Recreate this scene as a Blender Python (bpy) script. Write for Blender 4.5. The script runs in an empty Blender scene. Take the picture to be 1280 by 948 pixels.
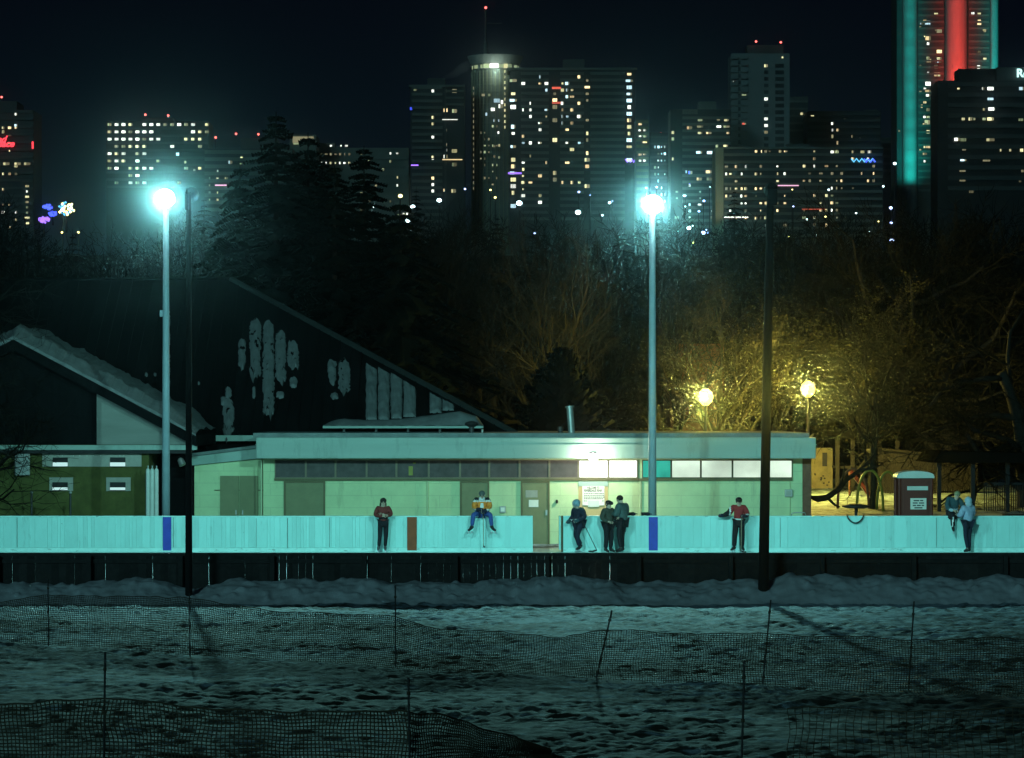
import bpy, bmesh, math, random
import numpy as np
from mathutils import Vector, Matrix, noise as mnoise
S = bpy.context.scene
COL = S.collection
R = math.radians
F, H, HY = 4000.0, 4.4, 514.0          # focal length in photo pixels, eye height, horizon row
HAZE = .00011

def at(px, py, Y): return Vector(((px - 640) * Y / F, Y, H - (py - HY) * Y / F))
def X(px, Y): return (px - 640) * Y / F
def Z(py, Y): return H - (py - HY) * Y / F

# ------------------------------------------------------------------ helpers
class MB:
    def __init__(s): s.v = []; s.f = []; s.m = []
    def add(s, vs, fs, mi=0):
        o = len(s.v); s.v += [tuple(p) for p in vs]
        s.f += [tuple(i + o for i in f) for f in fs]; s.m += [mi] * len(fs)
    def box(s, x0, x1, y0, y1, z0, z1, mi=0):
        vs = [(x0,y0,z0),(x1,y0,z0),(x1,y1,z0),(x0,y1,z0),(x0,y0,z1),(x1,y0,z1),(x1,y1,z1),(x0,y1,z1)]
        s.add(vs, [(0,3,2,1),(4,5,6,7),(0,1,5,4),(1,2,6,5),(2,3,7,6),(3,0,4,7)], mi)
    def tube(s, pts, rad, n=8, mi=0, cap=True):
        pts = [Vector(p) for p in pts]
        if not hasattr(rad, '__len__'): rad = [rad] * len(pts)
        o = len(s.v); a = None; L = len(pts)
        for i, p in enumerate(pts):
            d = (pts[min(i+1, L-1)] - pts[max(i-1, 0)])
            d = d.normalized() if d.length > 1e-9 else Vector((0,0,1))
            if a is None: a = d.orthogonal().normalized()
            else:
                a = a - d * a.dot(d)
                a = a.normalized() if a.length > 1e-6 else d.orthogonal().normalized()
            b = d.cross(a)
            for k in range(n):
                t = 2 * math.pi * k / n
                q = p + (a * math.cos(t) + b * math.sin(t)) * rad[i]
                s.v.append((q.x, q.y, q.z))
        for i in range(L - 1):
            for k in range(n):
                k2 = (k + 1) % n
                s.f.append((o+i*n+k, o+i*n+k2, o+(i+1)*n+k2, o+(i+1)*n+k)); s.m.append(mi)
        if cap and n > 3:
            s.f.append(tuple(o + k for k in range(n))[::-1]); s.m.append(mi)
            s.f.append(tuple(o + (L-1)*n + k for k in range(n))); s.m.append(mi)
    def lathe(s, c, prof, n=16, mi=0, ax=None):
        """prof: list of (radius, height) round an axis through c (default +Z)"""
        ax = Vector(ax or (0,0,1)).normalized(); a = ax.orthogonal().normalized(); b = ax.cross(a); c = Vector(c)
        o = len(s.v)
        for r, h in prof:
            for k in range(n):
                t = 2*math.pi*k/n
                q = c + ax*h + (a*math.cos(t) + b*math.sin(t))*r; s.v.append((q.x,q.y,q.z))
        for i in range(len(prof)-1):
            for k in range(n):
                k2 = (k+1) % n
                s.f.append((o+i*n+k, o+i*n+k2, o+(i+1)*n+k2, o+(i+1)*n+k)); s.m.append(mi)
        s.f.append(tuple(o+k for k in range(n))[::-1]); s.m.append(mi)
        s.f.append(tuple(o+(len(prof)-1)*n+k for k in range(n))); s.m.append(mi)
    def ball(s, c, r, n=10, mi=0, sc=(1,1,1)):
        k = n // 2 + 1; c = Vector(c); o = len(s.v)
        for i in range(1, k):
            t = math.pi * i / k
            for j in range(n):
                u = 2*math.pi*j/n
                s.v.append((c.x + r*sc[0]*math.sin(t)*math.cos(u), c.y + r*sc[1]*math.sin(t)*math.sin(u), c.z - r*sc[2]*math.cos(t)))
        b0 = len(s.v); s.v += [(c.x,c.y,c.z-r*sc[2]), (c.x,c.y,c.z+r*sc[2])]
        for i in range(k-2):
            for j in range(n):
                j2 = (j+1) % n
                s.f.append((o+i*n+j, o+i*n+j2, o+(i+1)*n+j2, o+(i+1)*n+j)); s.m.append(mi)
        for j in range(n):
            j2 = (j+1) % n
            s.f.append((b0, o+j2, o+j)); s.m.append(mi)
            s.f.append((b0+1, o+(k-2)*n+j, o+(k-2)*n+j2)); s.m.append(mi)
    def prism(s, poly, y0, y1, mi=0):
        """polygon of (x, z) extruded from y0 (towards the viewer) to y1"""
        n = len(poly); o = len(s.v)
        s.v += [(x, y0, z) for x, z in poly] + [(x, y1, z) for x, z in poly]
        s.f.append(tuple(o+i for i in range(n))); s.m.append(mi)
        s.f.append(tuple(o+n+i for i in range(n))[::-1]); s.m.append(mi)
        for i in range(n):
            j = (i+1) % n
            s.f.append((o+j, o+i, o+n+i, o+n+j)); s.m.append(mi)
    def mesh(s, name, mats, smooth=False):
        me = bpy.data.meshes.new(name); me.from_pydata(s.v, [], s.f)
        for m in (mats if isinstance(mats, (list, tuple)) else [mats]): me.materials.append(m)
        if len(me.materials) > 1: me.polygons.foreach_set('material_index', s.m)
        if smooth: me.polygons.foreach_set('use_smooth', [True]*len(me.polygons))
        me.update(); return me
    def build(s, name, mats, parent=None, smooth=False, bevel=0, fix=False):
        me = s.mesh(name, mats, smooth)
        if fix:
            bm = bmesh.new(); bm.from_mesh(me); bmesh.ops.recalc_face_normals(bm, faces=bm.faces); bm.to_mesh(me); bm.free()
        o = bpy.data.objects.new(name, me); COL.objects.link(o)
        if parent: attach(o, parent)
        if bevel:
            b = o.modifiers.new('Bevel', 'BEVEL'); b.width = bevel; b.segments = 2; b.limit_method = 'ANGLE'
        return o
def attach(o, p):
    o.parent = p
    # mesh data is in world coordinates: cancel the parents' translation / turn
    m = Matrix.Identity(4); q = p
    while q: m = q.matrix_basis @ m; q = q.parent
    o.matrix_basis = m.inverted()
def local(mb, name, mats, parent, smooth=False, loc=(0,0,0), bevel=0):
    o = bpy.data.objects.new(name, mb.mesh(name, mats, smooth)); COL.objects.link(o); o.parent = parent; o.location = loc
    if bevel:
        b = o.modifiers.new('Bevel', 'BEVEL'); b.width = bevel; b.segments = 2; b.limit_method = 'ANGLE'
    return o
def tag(o, label, cat, group=None, kind=None):
    if label: o['label'] = label
    if cat: o['category'] = cat
    if group: o['group'] = group
    if kind: o['kind'] = kind
    return o
def thing(name, label, cat, loc=(0,0,0), rz=0, group=None):
    o = bpy.data.objects.new(name, None); COL.objects.link(o); o.location = loc; o.rotation_euler.z = rz
    o.empty_display_size = .2
    return tag(o, label, cat, group)
def copy_tree(o, parent=None):
    c = o.copy(); COL.objects.link(c)
    if parent: c.parent = parent
    for ch in [k for k in S.objects if k.parent == o]: copy_tree(ch, c)
    return c

# ------------------------------------------------------------------ materials
def nodes(m):
    m.use_nodes = True; nt = m.node_tree; return nt, nt.nodes, nt.links
def mat(name, col, rough=.7, var=.18, scale=3., metal=0., bump=0., spec=.3, island=0., stretch=None, detail=6., col2=None):
    m = bpy.data.materials.new(name); nt, N, L = nodes(m); b = N['Principled BSDF']
    b.inputs['Roughness'].default_value = rough; b.inputs['Metallic'].default_value = metal
    b.inputs['Specular IOR Level'].default_value = spec
    tc = N.new('ShaderNodeTexCoord'); mp = N.new('ShaderNodeMapping'); L.new(tc.outputs['Object'], mp.inputs[0])
    if stretch: mp.inputs['Scale'].default_value = stretch
    n = N.new('ShaderNodeTexNoise'); n.inputs['Scale'].default_value = scale; n.inputs['Detail'].default_value = detail; n.inputs['Roughness'].default_value = .65
    L.new(mp.outputs[0], n.inputs['Vector'])
    r = N.new('ShaderNodeValToRGB'); r.color_ramp.elements[0].position = .3; r.color_ramp.elements[1].position = .72
    c2 = col2 or tuple(min(1, c*(1+var)) for c in col)
    r.color_ramp.elements[0].color = tuple(c*(1-var) for c in col) + (1,); r.color_ramp.elements[1].color = tuple(c2) + (1,)
    L.new(n.outputs['Fac'], r.inputs[0]); out = r.outputs[0]
    if island:
        g = N.new('ShaderNodeNewGeometry'); mr = N.new('ShaderNodeMapRange')
        mr.inputs['To Min'].default_value = 1-island; mr.inputs['To Max'].default_value = 1+island*.4
        L.new(g.outputs['Random Per Island'], mr.inputs['Value'])
        mx = N.new('ShaderNodeMixRGB'); mx.blend_type = 'MULTIPLY'; mx.inputs[0].default_value = 1
        L.new(out, mx.inputs[1]); L.new(mr.outputs[0], mx.inputs[2]); out = mx.outputs[0]
    L.new(out, b.inputs['Base Color'])
    if bump:
        bp = N.new('ShaderNodeBump'); bp.inputs['Strength'].default_value = bump; bp.inputs['Distance'].default_value = .03
        L.new(n.outputs['Fac'], bp.inputs['Height']); L.new(bp.outputs[0], b.inputs['Normal'])
    return m
def emit(name, col, strength, var=0., sample=False, tex=0.):
    m = bpy.data.materials.new(name); nt, N, L = nodes(m); N.remove(N['Principled BSDF'])
    e = N.new('ShaderNodeEmission'); e.inputs[0].default_value = (*col, 1); e.inputs[1].default_value = strength
    L.new(e.outputs[0], N['Material Output'].inputs[0])
    if var or tex:
        oi = N.new('ShaderNodeObjectInfo'); mr = N.new('ShaderNodeMapRange')
        mr.inputs['To Min'].default_value = strength*(1-var); mr.inputs['To Max'].default_value = strength*(1+var)
        L.new(oi.outputs['Random'], mr.inputs['Value'])
        out = mr.outputs[0]
        if tex:
            tc = N.new('ShaderNodeTexCoord'); n = N.new('ShaderNodeTexNoise'); n.inputs['Scale'].default_value = tex; n.inputs['Detail'].default_value = 3
            L.new(tc.outputs['Object'], n.inputs['Vector'])
            m2 = N.new('ShaderNodeMapRange'); m2.inputs['From Min'].default_value = .35; m2.inputs['From Max'].default_value = .65
            m2.inputs['To Min'].default_value = .68; m2.inputs['To Max'].default_value = 1.15
            L.new(n.outputs['Fac'], m2.inputs['Value'])
            mu = N.new('ShaderNodeMath'); mu.operation = 'MULTIPLY'; L.new(out, mu.inputs[0]); L.new(m2.outputs[0], mu.inputs[1]); out = mu.outputs[0]
        L.new(out, e.inputs[1])
    m.cycles.emission_sampling = 'FRONT' if sample else 'NONE'
    return m

M = {}
def scuff(m, scale, thr, dark, st=(1,1,1)):
    nt, N, L = nodes(m); b = N['Principled BSDF']; src = b.inputs['Base Color'].links[0].from_socket
    tc = N.new('ShaderNodeTexCoord'); mp = N.new('ShaderNodeMapping'); mp.inputs['Scale'].default_value = st; L.new(tc.outputs['Object'], mp.inputs[0])
    n = N.new('ShaderNodeTexNoise'); n.inputs['Scale'].default_value = scale; n.inputs['Detail'].default_value = 5; n.inputs['Roughness'].default_value = .7; L.new(mp.outputs[0], n.inputs['Vector'])
    r = N.new('ShaderNodeValToRGB'); r.color_ramp.elements[0].position = thr; r.color_ramp.elements[0].color = (1,1,1,1); r.color_ramp.elements[1].position = thr+.07; r.color_ramp.elements[1].color = (dark,dark,dark,1)
    L.new(n.outputs['Fac'], r.inputs[0]); mx = N.new('ShaderNodeMixRGB'); mx.blend_type = 'MULTIPLY'; mx.inputs[0].default_value = 1; L.new(src, mx.inputs[1]); L.new(r.outputs[0], mx.inputs[2]); L.new(mx.outputs[0], b.inputs['Base Color'])
M['board'] = mat('rink_board_paint', (.40,.76,.73), .45, .07, 2.2, island=.10, stretch=(1,1,.4))
M['board_trim'] = mat('board_trim_paint', (.50,.84,.80), .5, .1, 4)
M['board_back'] = mat('board_back_wood', (.04,.04,.038), .85, .3, 5, island=.35, bump=.3)
scuff(M['board'], 9, .66, .35, (1,1,1.6)); scuff(M['board'], 2.2, .60, .82, (1.6,1,.35)); scuff(M['board_trim'], 5, .58, .6, (.6,1,1.5))
M['blue'] = mat('blue_line_paint', (.035,.06,.42), .5, .12, 6)
M['redbrown'] = mat('red_line_paint', (.24,.055,.016), .55, .2, 6)
M['ice'] = mat('ice', (.62,.68,.70), .25, .08, 1.2, spec=.5)
M['cream'] = mat('cream_block_paint', (.56,.70,.41), .7, .09, 1.3, bump=.05)
def blocks(m, sx, sz):
    nt, N, L = nodes(m); b = N['Principled BSDF']; src = b.inputs['Base Color'].links[0].from_socket
    tc = N.new('ShaderNodeTexCoord'); mp = N.new('ShaderNodeMapping'); mp.inputs['Rotation'].default_value = (R(90),0,0); L.new(tc.outputs['Object'], mp.inputs[0])
    k = N.new('ShaderNodeTexBrick'); k.inputs['Scale'].default_value = 1; k.inputs['Brick Width'].default_value = sx; k.inputs['Row Height'].default_value = sz; k.inputs['Mortar Size'].default_value = .012
    k.inputs['Color1'].default_value = (1,1,1,1); k.inputs['Color2'].default_value = (.97,.97,.97,1); k.inputs['Mortar'].default_value = (.86,.86,.86,1); L.new(mp.outputs[0], k.inputs['Vector'])
    mx = N.new('ShaderNodeMixRGB'); mx.blend_type = 'MULTIPLY'; mx.inputs[0].default_value = 1; L.new(src, mx.inputs[1]); L.new(k.outputs['Color'], mx.inputs[2]); L.new(mx.outputs[0], b.inputs['Base Color'])
blocks(M['cream'], 1.6, .4); scuff(M['cream'], 1.1, .57, .86, (2.2,1,.5)); M['cream2'] = mat('cream_panel_paint', (.48,.60,.38), .7, .08, 2)
M['fascia'] = mat('fascia_paint', (.30,.42,.38), .55, .06, 1.5, stretch=(.3,1,2))
scuff(M['fascia'], .9, .56, .86, (2.5,1,.6)); M['roofmetal'] = mat('flat_roof_felt', (.16,.20,.20), .8, .25, 3)
M['door'] = mat('olive_door_paint', (.20,.21,.11), .5, .1, 3)
M['doorframe'] = mat('door_frame_paint', (.13,.12,.06), .55, .15, 3)
M['glass'] = mat('dark_glass', (.10,.09,.09), .12, .25, 3, spec=.5)
M['mullion'] = mat('mullion_paint', (.20,.17,.12), .6, .12, 3)
M['trimdark'] = mat('dark_window_frame', (.06,.055,.03), .6, .15, 3)
M['paper'] = mat('paper', (.80,.80,.74), .8, .04, 9)
M['ink'] = mat('ink', (.03,.03,.035), .8, .1, 9)
M['olive'] = mat('olive_stucco', (.085,.09,.026), .85, .3, 2.3, bump=.25)
M['panel'] = mat('pale_vent_panel', (.34,.34,.30), .6, .15, 4)
M['metal'] = mat('galvanised_metal', (.38,.39,.38), .42, .15, 6, metal=.6)
M['metaldark'] = mat('dark_metal', (.05,.05,.052), .5, .2, 6, metal=.4)
M['black'] = mat('black_paint', (.014,.014,.016), .6, .25, 6)
M['barnroof'] = mat('dark_sheet_roof', (.006,.007,.008), .9, .35, .9, spec=.05, stretch=(2,.4,.4), island=.3)
M['darkclad'] = mat('dark_cladding', (.006,.007,.008), .9, spec=.05, var=.35, scale=2.0, stretch=(3,1,.5)) # .35, 2.0, stretch=(3,1,.5))
M['paleclad'] = mat('pale_gable_cladding', (.22,.24,.22), .7, .12, 1.2, stretch=(.4,1,3))
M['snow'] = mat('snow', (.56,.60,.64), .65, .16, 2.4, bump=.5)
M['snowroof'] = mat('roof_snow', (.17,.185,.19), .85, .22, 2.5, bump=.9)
M['bank'] = mat('bank_snow', (.50,.52,.54), .7, .30, 1.6, bump=.9, col2=(.62,.66,.70))
M['pole'] = mat('pole_grey_paint', (.22,.30,.34), .45, .08, 3)
M['woodpole'] = mat('old_pole_wood', (.014,.014,.014), .85, .35, 5, bump=.4, stretch=(4,4,.4))
M['bark'] = mat('bark', (.022,.020,.011), .9, .4, 7, bump=.4)
M['twig'] = mat('twig', (.009,.009,.005), .9, .35, 5)
M['barkdark'] = mat('dark_bark', (.018,.016,.013), .9, .4, 7)
M['twigdark'] = mat('dark_twig', (.009,.0085,.006), .9, .35, 5, spec=.05)
M['needle'] = mat('spruce_needle', (.004,.0065,.0055), .9, .45, 1.3, spec=.02)
M['leafold'] = mat('withered_leaf', (.024,.022,.006), .8, .4, 3)
M['stake'] = mat('stake_steel', (.02,.02,.02), .6, .3, 8)
M['netting'] = mat('fence_netting', (.045,.032,.016), .7, .3, 4)
M['skin'] = mat('skin', (.45,.32,.25), .55, .08, 9)
M['maroon'] = mat('maroon_plastic', (.13,.028,.022), .5, .12, 4)
M['whiteplastic'] = mat('white_plastic', (.62,.68,.64), .4, .08, 4)
M['yellowgreen'] = mat('yellow_green_tube', (.22,.22,.03), .4, .1, 5)
M['redtube'] = mat('red_tube', (.10,.016,.012), .4, .12, 5)
M['browntube'] = mat('brown_tube', (.16,.07,.035), .5, .12, 5)
M['climb'] = mat('climbing_panel', (.17,.14,.06), .7, .3, 3)
M['brick'] = mat('dim_brick', (.20,.09,.06), .8, .2, 6)
M['conc'] = mat('facade_concrete', (.13,.135,.12), .8, .12, .12)
M['concpale'] = mat('facade_pale_concrete', (.16,.17,.17), .8, .10, .10)
M['concyellow'] = mat('facade_sand_concrete', (.24,.24,.14), .8, .12, .10)
M['concdark'] = mat('facade_dark_concrete', (.062,.066,.066), .8, .15, .12)
M['cityglass'] = mat('facade_glass', (.016,.016,.018), .5, .3, .2)
M['column'] = mat('pier_concrete', (.28,.28,.27), .7, .05, .2)
E = {}
E['warm'] = emit('lit_window_warm', (1.0,.76,.38), 1.35, .75)
E['yellow'] = emit('lit_window_yellow', (.95,.90,.46), 1.05, .75)
E['white'] = emit('lit_window_white', (.95,1.0,.88), 1.8, .6)
E['green'] = emit('lit_window_greenish', (.66,.82,.44), .6, .6)
E['cool'] = emit('lit_window_cool', (.60,.90,1.0), 1.6, .6)
E['dim'] = emit('lit_window_dim', (.60,.56,.32), .36, .6)
E['red'] = emit('lit_window_red', (1.0,.16,.10), .8, .4)
E['neon'] = emit('neon_red', (1.0,.05,.07), 2.4)
E['beacon'] = emit('beacon_red', (1.0,.14,.12), 4.5)
E['purple'] = emit('fairy_purple', (.34,.16,1.0), 1.8, .4)
E['bluefairy'] = emit('fairy_blue', (.06,.10,1.0), 1.9, .4)
E['cyanfairy'] = emit('fairy_cyan', (.12,.55,.9), 1.4, .4)
E['pink'] = emit('fairy_pink', (1.0,.55,.75), 1.2, .3)
E['lamp'] = emit('floodlight_lens', (.72,1.0,.98), 60)
E['street'] = emit('street_lamp_cool', (.68,.95,1.0), 9)
E['streetblue'] = emit('street_lamp_blue', (.40,.52,1.0), 7)
E['streetamber'] = emit('street_lamp_yellow', (1.0,.82,.25), 7)
E['amber'] = emit('amber_globe', (1.0,.70,.16), 1.5)
nt, N, L = nodes(E['amber']); t_ = N.new('ShaderNodeBsdfTransparent'); t_.inputs[0].default_value = (1,.97,.9,1); a_ = N.new('ShaderNodeAddShader')     # clear globe round a glowing mantle
L.new(N['Emission'].outputs[0], a_.inputs[0]); L.new(t_.outputs[0], a_.inputs[1]); L.new(a_.outputs[0], N['Material Output'].inputs[0])
E['wallpack'] = emit('wall_lamp_lens', (1.0,1.0,.86), 40)
E['paneA'] = emit('lit_pane_bright', (.94,1.0,.90), 3.0, 0, tex=1.1)
E['paneB'] = emit('lit_pane_pale', (.74,.95,.76), .98, .10, tex=.8)
E['paneC'] = emit('lit_pane_teal', (.05,.66,.50), .62, 0, tex=1.4)
E['sign'] = emit('backlit_sign', (.55,1.0,.95), 1.8)
E['louvre'] = emit('louvre_light', (.62,1.0,.98), .85)

# ------------------------------------------------------------------ world
W = bpy.data.worlds.new('World'); S.world = W; W.use_nodes = True
nt, N, L = W.node_tree, W.node_tree.nodes, W.node_tree.links
bg = N['Background']; bg.inputs[1].default_value = 1.0
tc = N.new('ShaderNodeTexCoord'); sx = N.new('ShaderNodeSeparateXYZ'); L.new(tc.outputs['Generated'], sx.inputs[0])
rp = N.new('ShaderNodeValToRGB'); el = rp.color_ramp.elements
el[0].position = 0.0; el[0].color = (.0026,.0064,.0100,1)
el[1].position = .30; el[1].color = (.0008,.0015,.0036,1)
e = el.new(.07); e.color = (.0020,.0050,.0085,1)
e = el.new(.125); e.color = (.0012,.0024,.0052,1)
L.new(sx.outputs['Z'], rp.inputs[0]); L.new(rp.outputs[0], bg.inputs[0])

skyglow_fill = bpy.data.lights.new('skyglow_fill', 'SUN'); skyglow_fill.energy = .42; skyglow_fill.angle = R(10); skyglow_fill.color = (.36,.93,1.0)  # added fill from behind the camera, standing in for city sky glow
mo = bpy.data.objects.new('skyglow_fill', skyglow_fill); COL.objects.link(mo); mo.rotation_euler = (R(77), 0, R(-22))

# ------------------------------------------------------------------ ground
def sm(a, b, t):
    t = max(0., min(1., (t-a)/(b-a))); return t*t*(3-2*t)
def zg(x, y):
    if y < 108: return 0.
    z = .013*(min(y, 260)-108)
    z += 36*sm(230, 720, y) + 8*sm(720, 1600, y)
    return z
def bumps(x, y):
    p = Vector((x, y, 0))
    v = .07*mnoise.noise(p*.4) + .035*mnoise.noise(p*1.7+Vector((7,3,1))) +   .058*mnoise.noise(p*4.2+Vector((1,9,4)))
    k = .60 + .40*sm(-.25, .2, mnoise.noise(p*.33+Vector((2,5,6))))      # trodden here, smooth there
    return .07*mnoise.noise(p*.4) + k*(v - .07*mnoise.noise(p*.4) + .03*mnoise.noise(p*8.1))
def axis(*spec):
    out = []
    for a, b, st in spec:
        n = max(1, round((b-a)/st)); out += [a + (b-a)*i/n for i in range(n)]
    return out + [spec[-1][1]]
xs = axis((-2600,-300,330), (-300,-40,26), (-40,-14,1.6), (-14,14,.085), (14,40,1.6), (40,300,26), (300,2600,330))
ys = axis((-60,20,10), (20,33,1.0), (33,74,.075), (74,104,2.), (104,140,.6), (140,260,6.), (260,800,27), (800,3200,240))
def sheet(name, xs, ys, fz, m):
    nx, ny = len(xs), len(ys)
    v = np.empty((ny, nx, 3), 'f')
    for j, y in enumerate(ys):
        for i, x in enumerate(xs): v[j, i] = (x, y, fz(x, y))
    idx = np.arange(nx*ny).reshape(ny, nx)
    q = np.stack([idx[:-1,:-1], idx[:-1,1:], idx[1:,1:], idx[1:,:-1]], -1).reshape(-1, 4)
    me = bpy.data.meshes.new(name); me.vertices.add(nx*ny); me.vertices.foreach_set('co', v.ravel())
    me.loops.add(q.size); me.loops.foreach_set('vertex_index', q.ravel().astype('i'))
    me.polygons.add(len(q)); me.polygons.foreach_set('loop_start', np.arange(0, q.size, 4, dtype='i'))
    me.polygons.foreach_set('use_smooth', np.ones(len(q), bool)); me.update(calc_edges=True)
    me.materials.append(m); o = bpy.data.objects.new(name, me); COL.objects.link(o); return o
def gz(x, y):
    z = zg(x, y)
    if abs(x) < 15 and 30 < y < 74: z += bumps(x, y)
    elif 73.9 < y < 103: z -= .06
    elif 104 < y < 150: z += .09*mnoise.noise(Vector((x*.7, y*.7, 2)))
    return z
gm = bpy.data.materials.new('trampled_snow'); nt, N, L = nodes(gm); b = N['Principled BSDF']; b.inputs['Roughness'].default_value = .75; b.inputs['Specular IOR Level'].default_value = .15
tc = N.new('ShaderNodeTexCoord')
def noise_node(scale, detail, rough, st=(1,1,1)):
    mp = N.new('ShaderNodeMapping'); mp.inputs['Scale'].default_value = st; L.new(tc.outputs['Object'], mp.inputs[0])
    n = N.new('ShaderNodeTexNoise'); n.inputs['Scale'].default_value = scale; n.inputs['Detail'].default_value = detail; n.inputs['Roughness'].default_value = rough
    L.new(mp.outputs[0], n.inputs['Vector']); return n
n1 = noise_node(2.1, 9, .70, (.75,1,1)); n2 = noise_node(.16, 3, .5)
ad = N.new('ShaderNodeMath'); ad.operation = 'MULTIPLY_ADD'; ad.inputs[1].default_value = .5; L.new(n2.outputs['Fac'], ad.inputs[0]); L.new(n1.outputs['Fac'], ad.inputs[2])
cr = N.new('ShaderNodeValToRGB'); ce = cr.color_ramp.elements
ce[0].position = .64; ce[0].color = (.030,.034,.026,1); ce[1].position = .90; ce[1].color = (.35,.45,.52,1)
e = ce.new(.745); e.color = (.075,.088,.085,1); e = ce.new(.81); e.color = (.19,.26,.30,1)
# the cover thins towards the camera as painted lamp falloff, and where people walk along the fences
n3 = noise_node(1., 4, .6, (.06,.30,1)); n4 = noise_node(5.5, 6, .7, (.8,1,1))
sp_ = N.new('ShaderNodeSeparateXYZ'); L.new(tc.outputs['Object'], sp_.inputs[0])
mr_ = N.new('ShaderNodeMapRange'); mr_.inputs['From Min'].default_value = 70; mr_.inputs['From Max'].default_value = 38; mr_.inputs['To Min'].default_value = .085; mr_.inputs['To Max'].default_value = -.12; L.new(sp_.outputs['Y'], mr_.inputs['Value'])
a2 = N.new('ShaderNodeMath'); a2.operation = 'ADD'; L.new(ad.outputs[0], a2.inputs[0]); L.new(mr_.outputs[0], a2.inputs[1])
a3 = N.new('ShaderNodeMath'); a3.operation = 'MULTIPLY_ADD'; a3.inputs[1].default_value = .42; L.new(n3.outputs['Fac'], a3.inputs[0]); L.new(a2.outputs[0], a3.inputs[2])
a4 = N.new('ShaderNodeMath'); a4.operation = 'MULTIPLY_ADD'; a4.inputs[1].default_value = .55; L.new(n4.outputs['Fac'], a4.inputs[0]); L.new(a3.outputs[0], a4.inputs[2])
a5 = N.new('ShaderNodeMath'); a5.operation = 'SUBTRACT'; a5.inputs[1].default_value = .505; L.new(a4.outputs[0], a5.inputs[0]); ad = a5
L.new(ad.outputs[0], cr.inputs[0]); L.new(cr.outputs[0], b.inputs['Base Color'])
bp = N.new('ShaderNodeBump'); bp.inputs['Strength'].default_value = .5; bp.inputs['Distance'].default_value = .04; L.new(n4.outputs['Fac'], bp.inputs['Height']); L.new(bp.outputs[0], b.inputs['Normal'])
hm_ = mat('woodland_floor', (.022,.020,.014), .95, .4, .05)
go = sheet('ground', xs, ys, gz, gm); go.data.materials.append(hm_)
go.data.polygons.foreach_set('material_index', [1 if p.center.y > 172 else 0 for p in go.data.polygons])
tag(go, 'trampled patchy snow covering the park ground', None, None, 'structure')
m_ = MB(); m_.box(-32, 29, 74.62, 102.6, -.05, .0); tag(m_.build('ice_rink', M['ice']), 'pale sheet of ice inside the rink boards', None, None, 'structure')

def bank_h(x):
    h = .46 + .13*mnoise.noise(Vector((x*.42, 3, 0))) + .09*mnoise.noise(Vector((x*1.3, 8, 0))) + .04*mnoise.noise(Vector((x*3.7, 1, 0)))
    h += .12*math.exp(-((x-.95)/.9)**2) + .14*math.exp(-((x-6.6)/1.1)**2) + .09*math.exp(-((x-8.6)/1.3)**2) - .22*math.exp(-((x+7.3)/.5)**2) + .12*math.exp(-((x+6.0)/1.)**2) + .07*math.exp(-((x-11.6)/1.2)**2)
    return max(.2, h)
def bankz(x, t):
    y = 72.55 + 1.85*t
    prof = math.sin(min(1, t*1.22)*math.pi/2)**1.3 * (1 - .25*sm(.75, 1, t))
    return -.06 + (bank_h(x)+.06)*prof + .07*mnoise.noise(Vector((x*2.1, y*2.1, 5)))*sm(0,.3,t) + .035*mnoise.noise(Vector((x*6, y*6, 9)))*sm(0,.3,t) + .05*max(0, mnoise.noise(Vector((x*4.2, y*5, 31)))-.25)*4*sm(.05,.3,t)*(1-t*.5)
bx = axis((-30,-13,.4), (-13,13,.05), (13,30,.4)); by = [72.55+1.85*i/36 for i in range(37)]
tag(sheet('snow_bank', bx, by, lambda x, y: bankz(x, (y-72.55)/1.85), M['bank']), 'lumpy bank of ploughed snow along the near boards', None, None, 'structure')

# ------------------------------------------------------------------ rink boards
rnd = random.Random(4)
def far_boards(name, label, x0, x1, lines):
    root = thing(name, label, 'rink boards', (x0, 100, 0))
    p = MB(); x = x0
    while x < x1 - .02:
        w = min(rnd.choice([.09,.13,.13,.18,.25,.4]), x1-x)
        d = rnd.uniform(0, .006)
        p.box(x+.0015, x+w-.0015, 100-d, 100.05, .13, 1.085); x += w
    p.box(x0, x1, 100.051, 100.09, .05, 1.08)
    p.build('planking', M['board'], root)
    k = MB(); k.box(x0, x1, 99.975, 100.05, 0.0, .125); k.build('kick_strip', M['board_trim'], root)
    c = MB(); c.box(x0, x1, 99.97, 100.12, 1.087, 1.125); c.build('top_rail', M['board_trim'], root, bevel=.01)
    for px, w, m, nm in lines:
        l = MB(); l.box(X(px,100)-w/2, X(px,100)+w/2, 99.962, 99.973, .045, 1.085); l.build(nm, m, root)
    for s in np.arange(x0+.6, x1, 2.44):
        q = MB(); q.box(s-.045, s+.045, 100.092, 100.2, 0, 1.08); q.build('post', M['board_back'], root)
    for s in np.arange(x0+1.9, x1, 4.88):
        q = MB(); q.box(s-.005, s+.005, 99.985, 99.999, .14, 1.07); q.build('seam', M['metaldark'], root)
    return root
fb = far_boards('rink_boards', 'pale rink boards with one blue and one brown stripe, ending at the open gate', -32, X(666,100), [(209,.26,M['blue'],'blue_stripe'), (515,.30,M['redbrown'],'brown_stripe')])
g = MB()
for a, b_, c_, d_ in [(320,320.4,648,686),(359,359.5,648,687)]: g.box(X(a,100),X(b_,100),99.984,99.996,Z(d_,100),Z(c_,100))
g.box(X(320,100),X(359,100),99.984,99.996,Z(687,100),Z(686.5,100)); g.build('gate_outline', M['metaldark'], fb)
far_boards('rink_boards', 'pale rink boards with only one blue stripe, running on past the portable toilet', X(704,100), 29, [(816.5,.28,M['blue'],'blue_stripe')])
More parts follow.
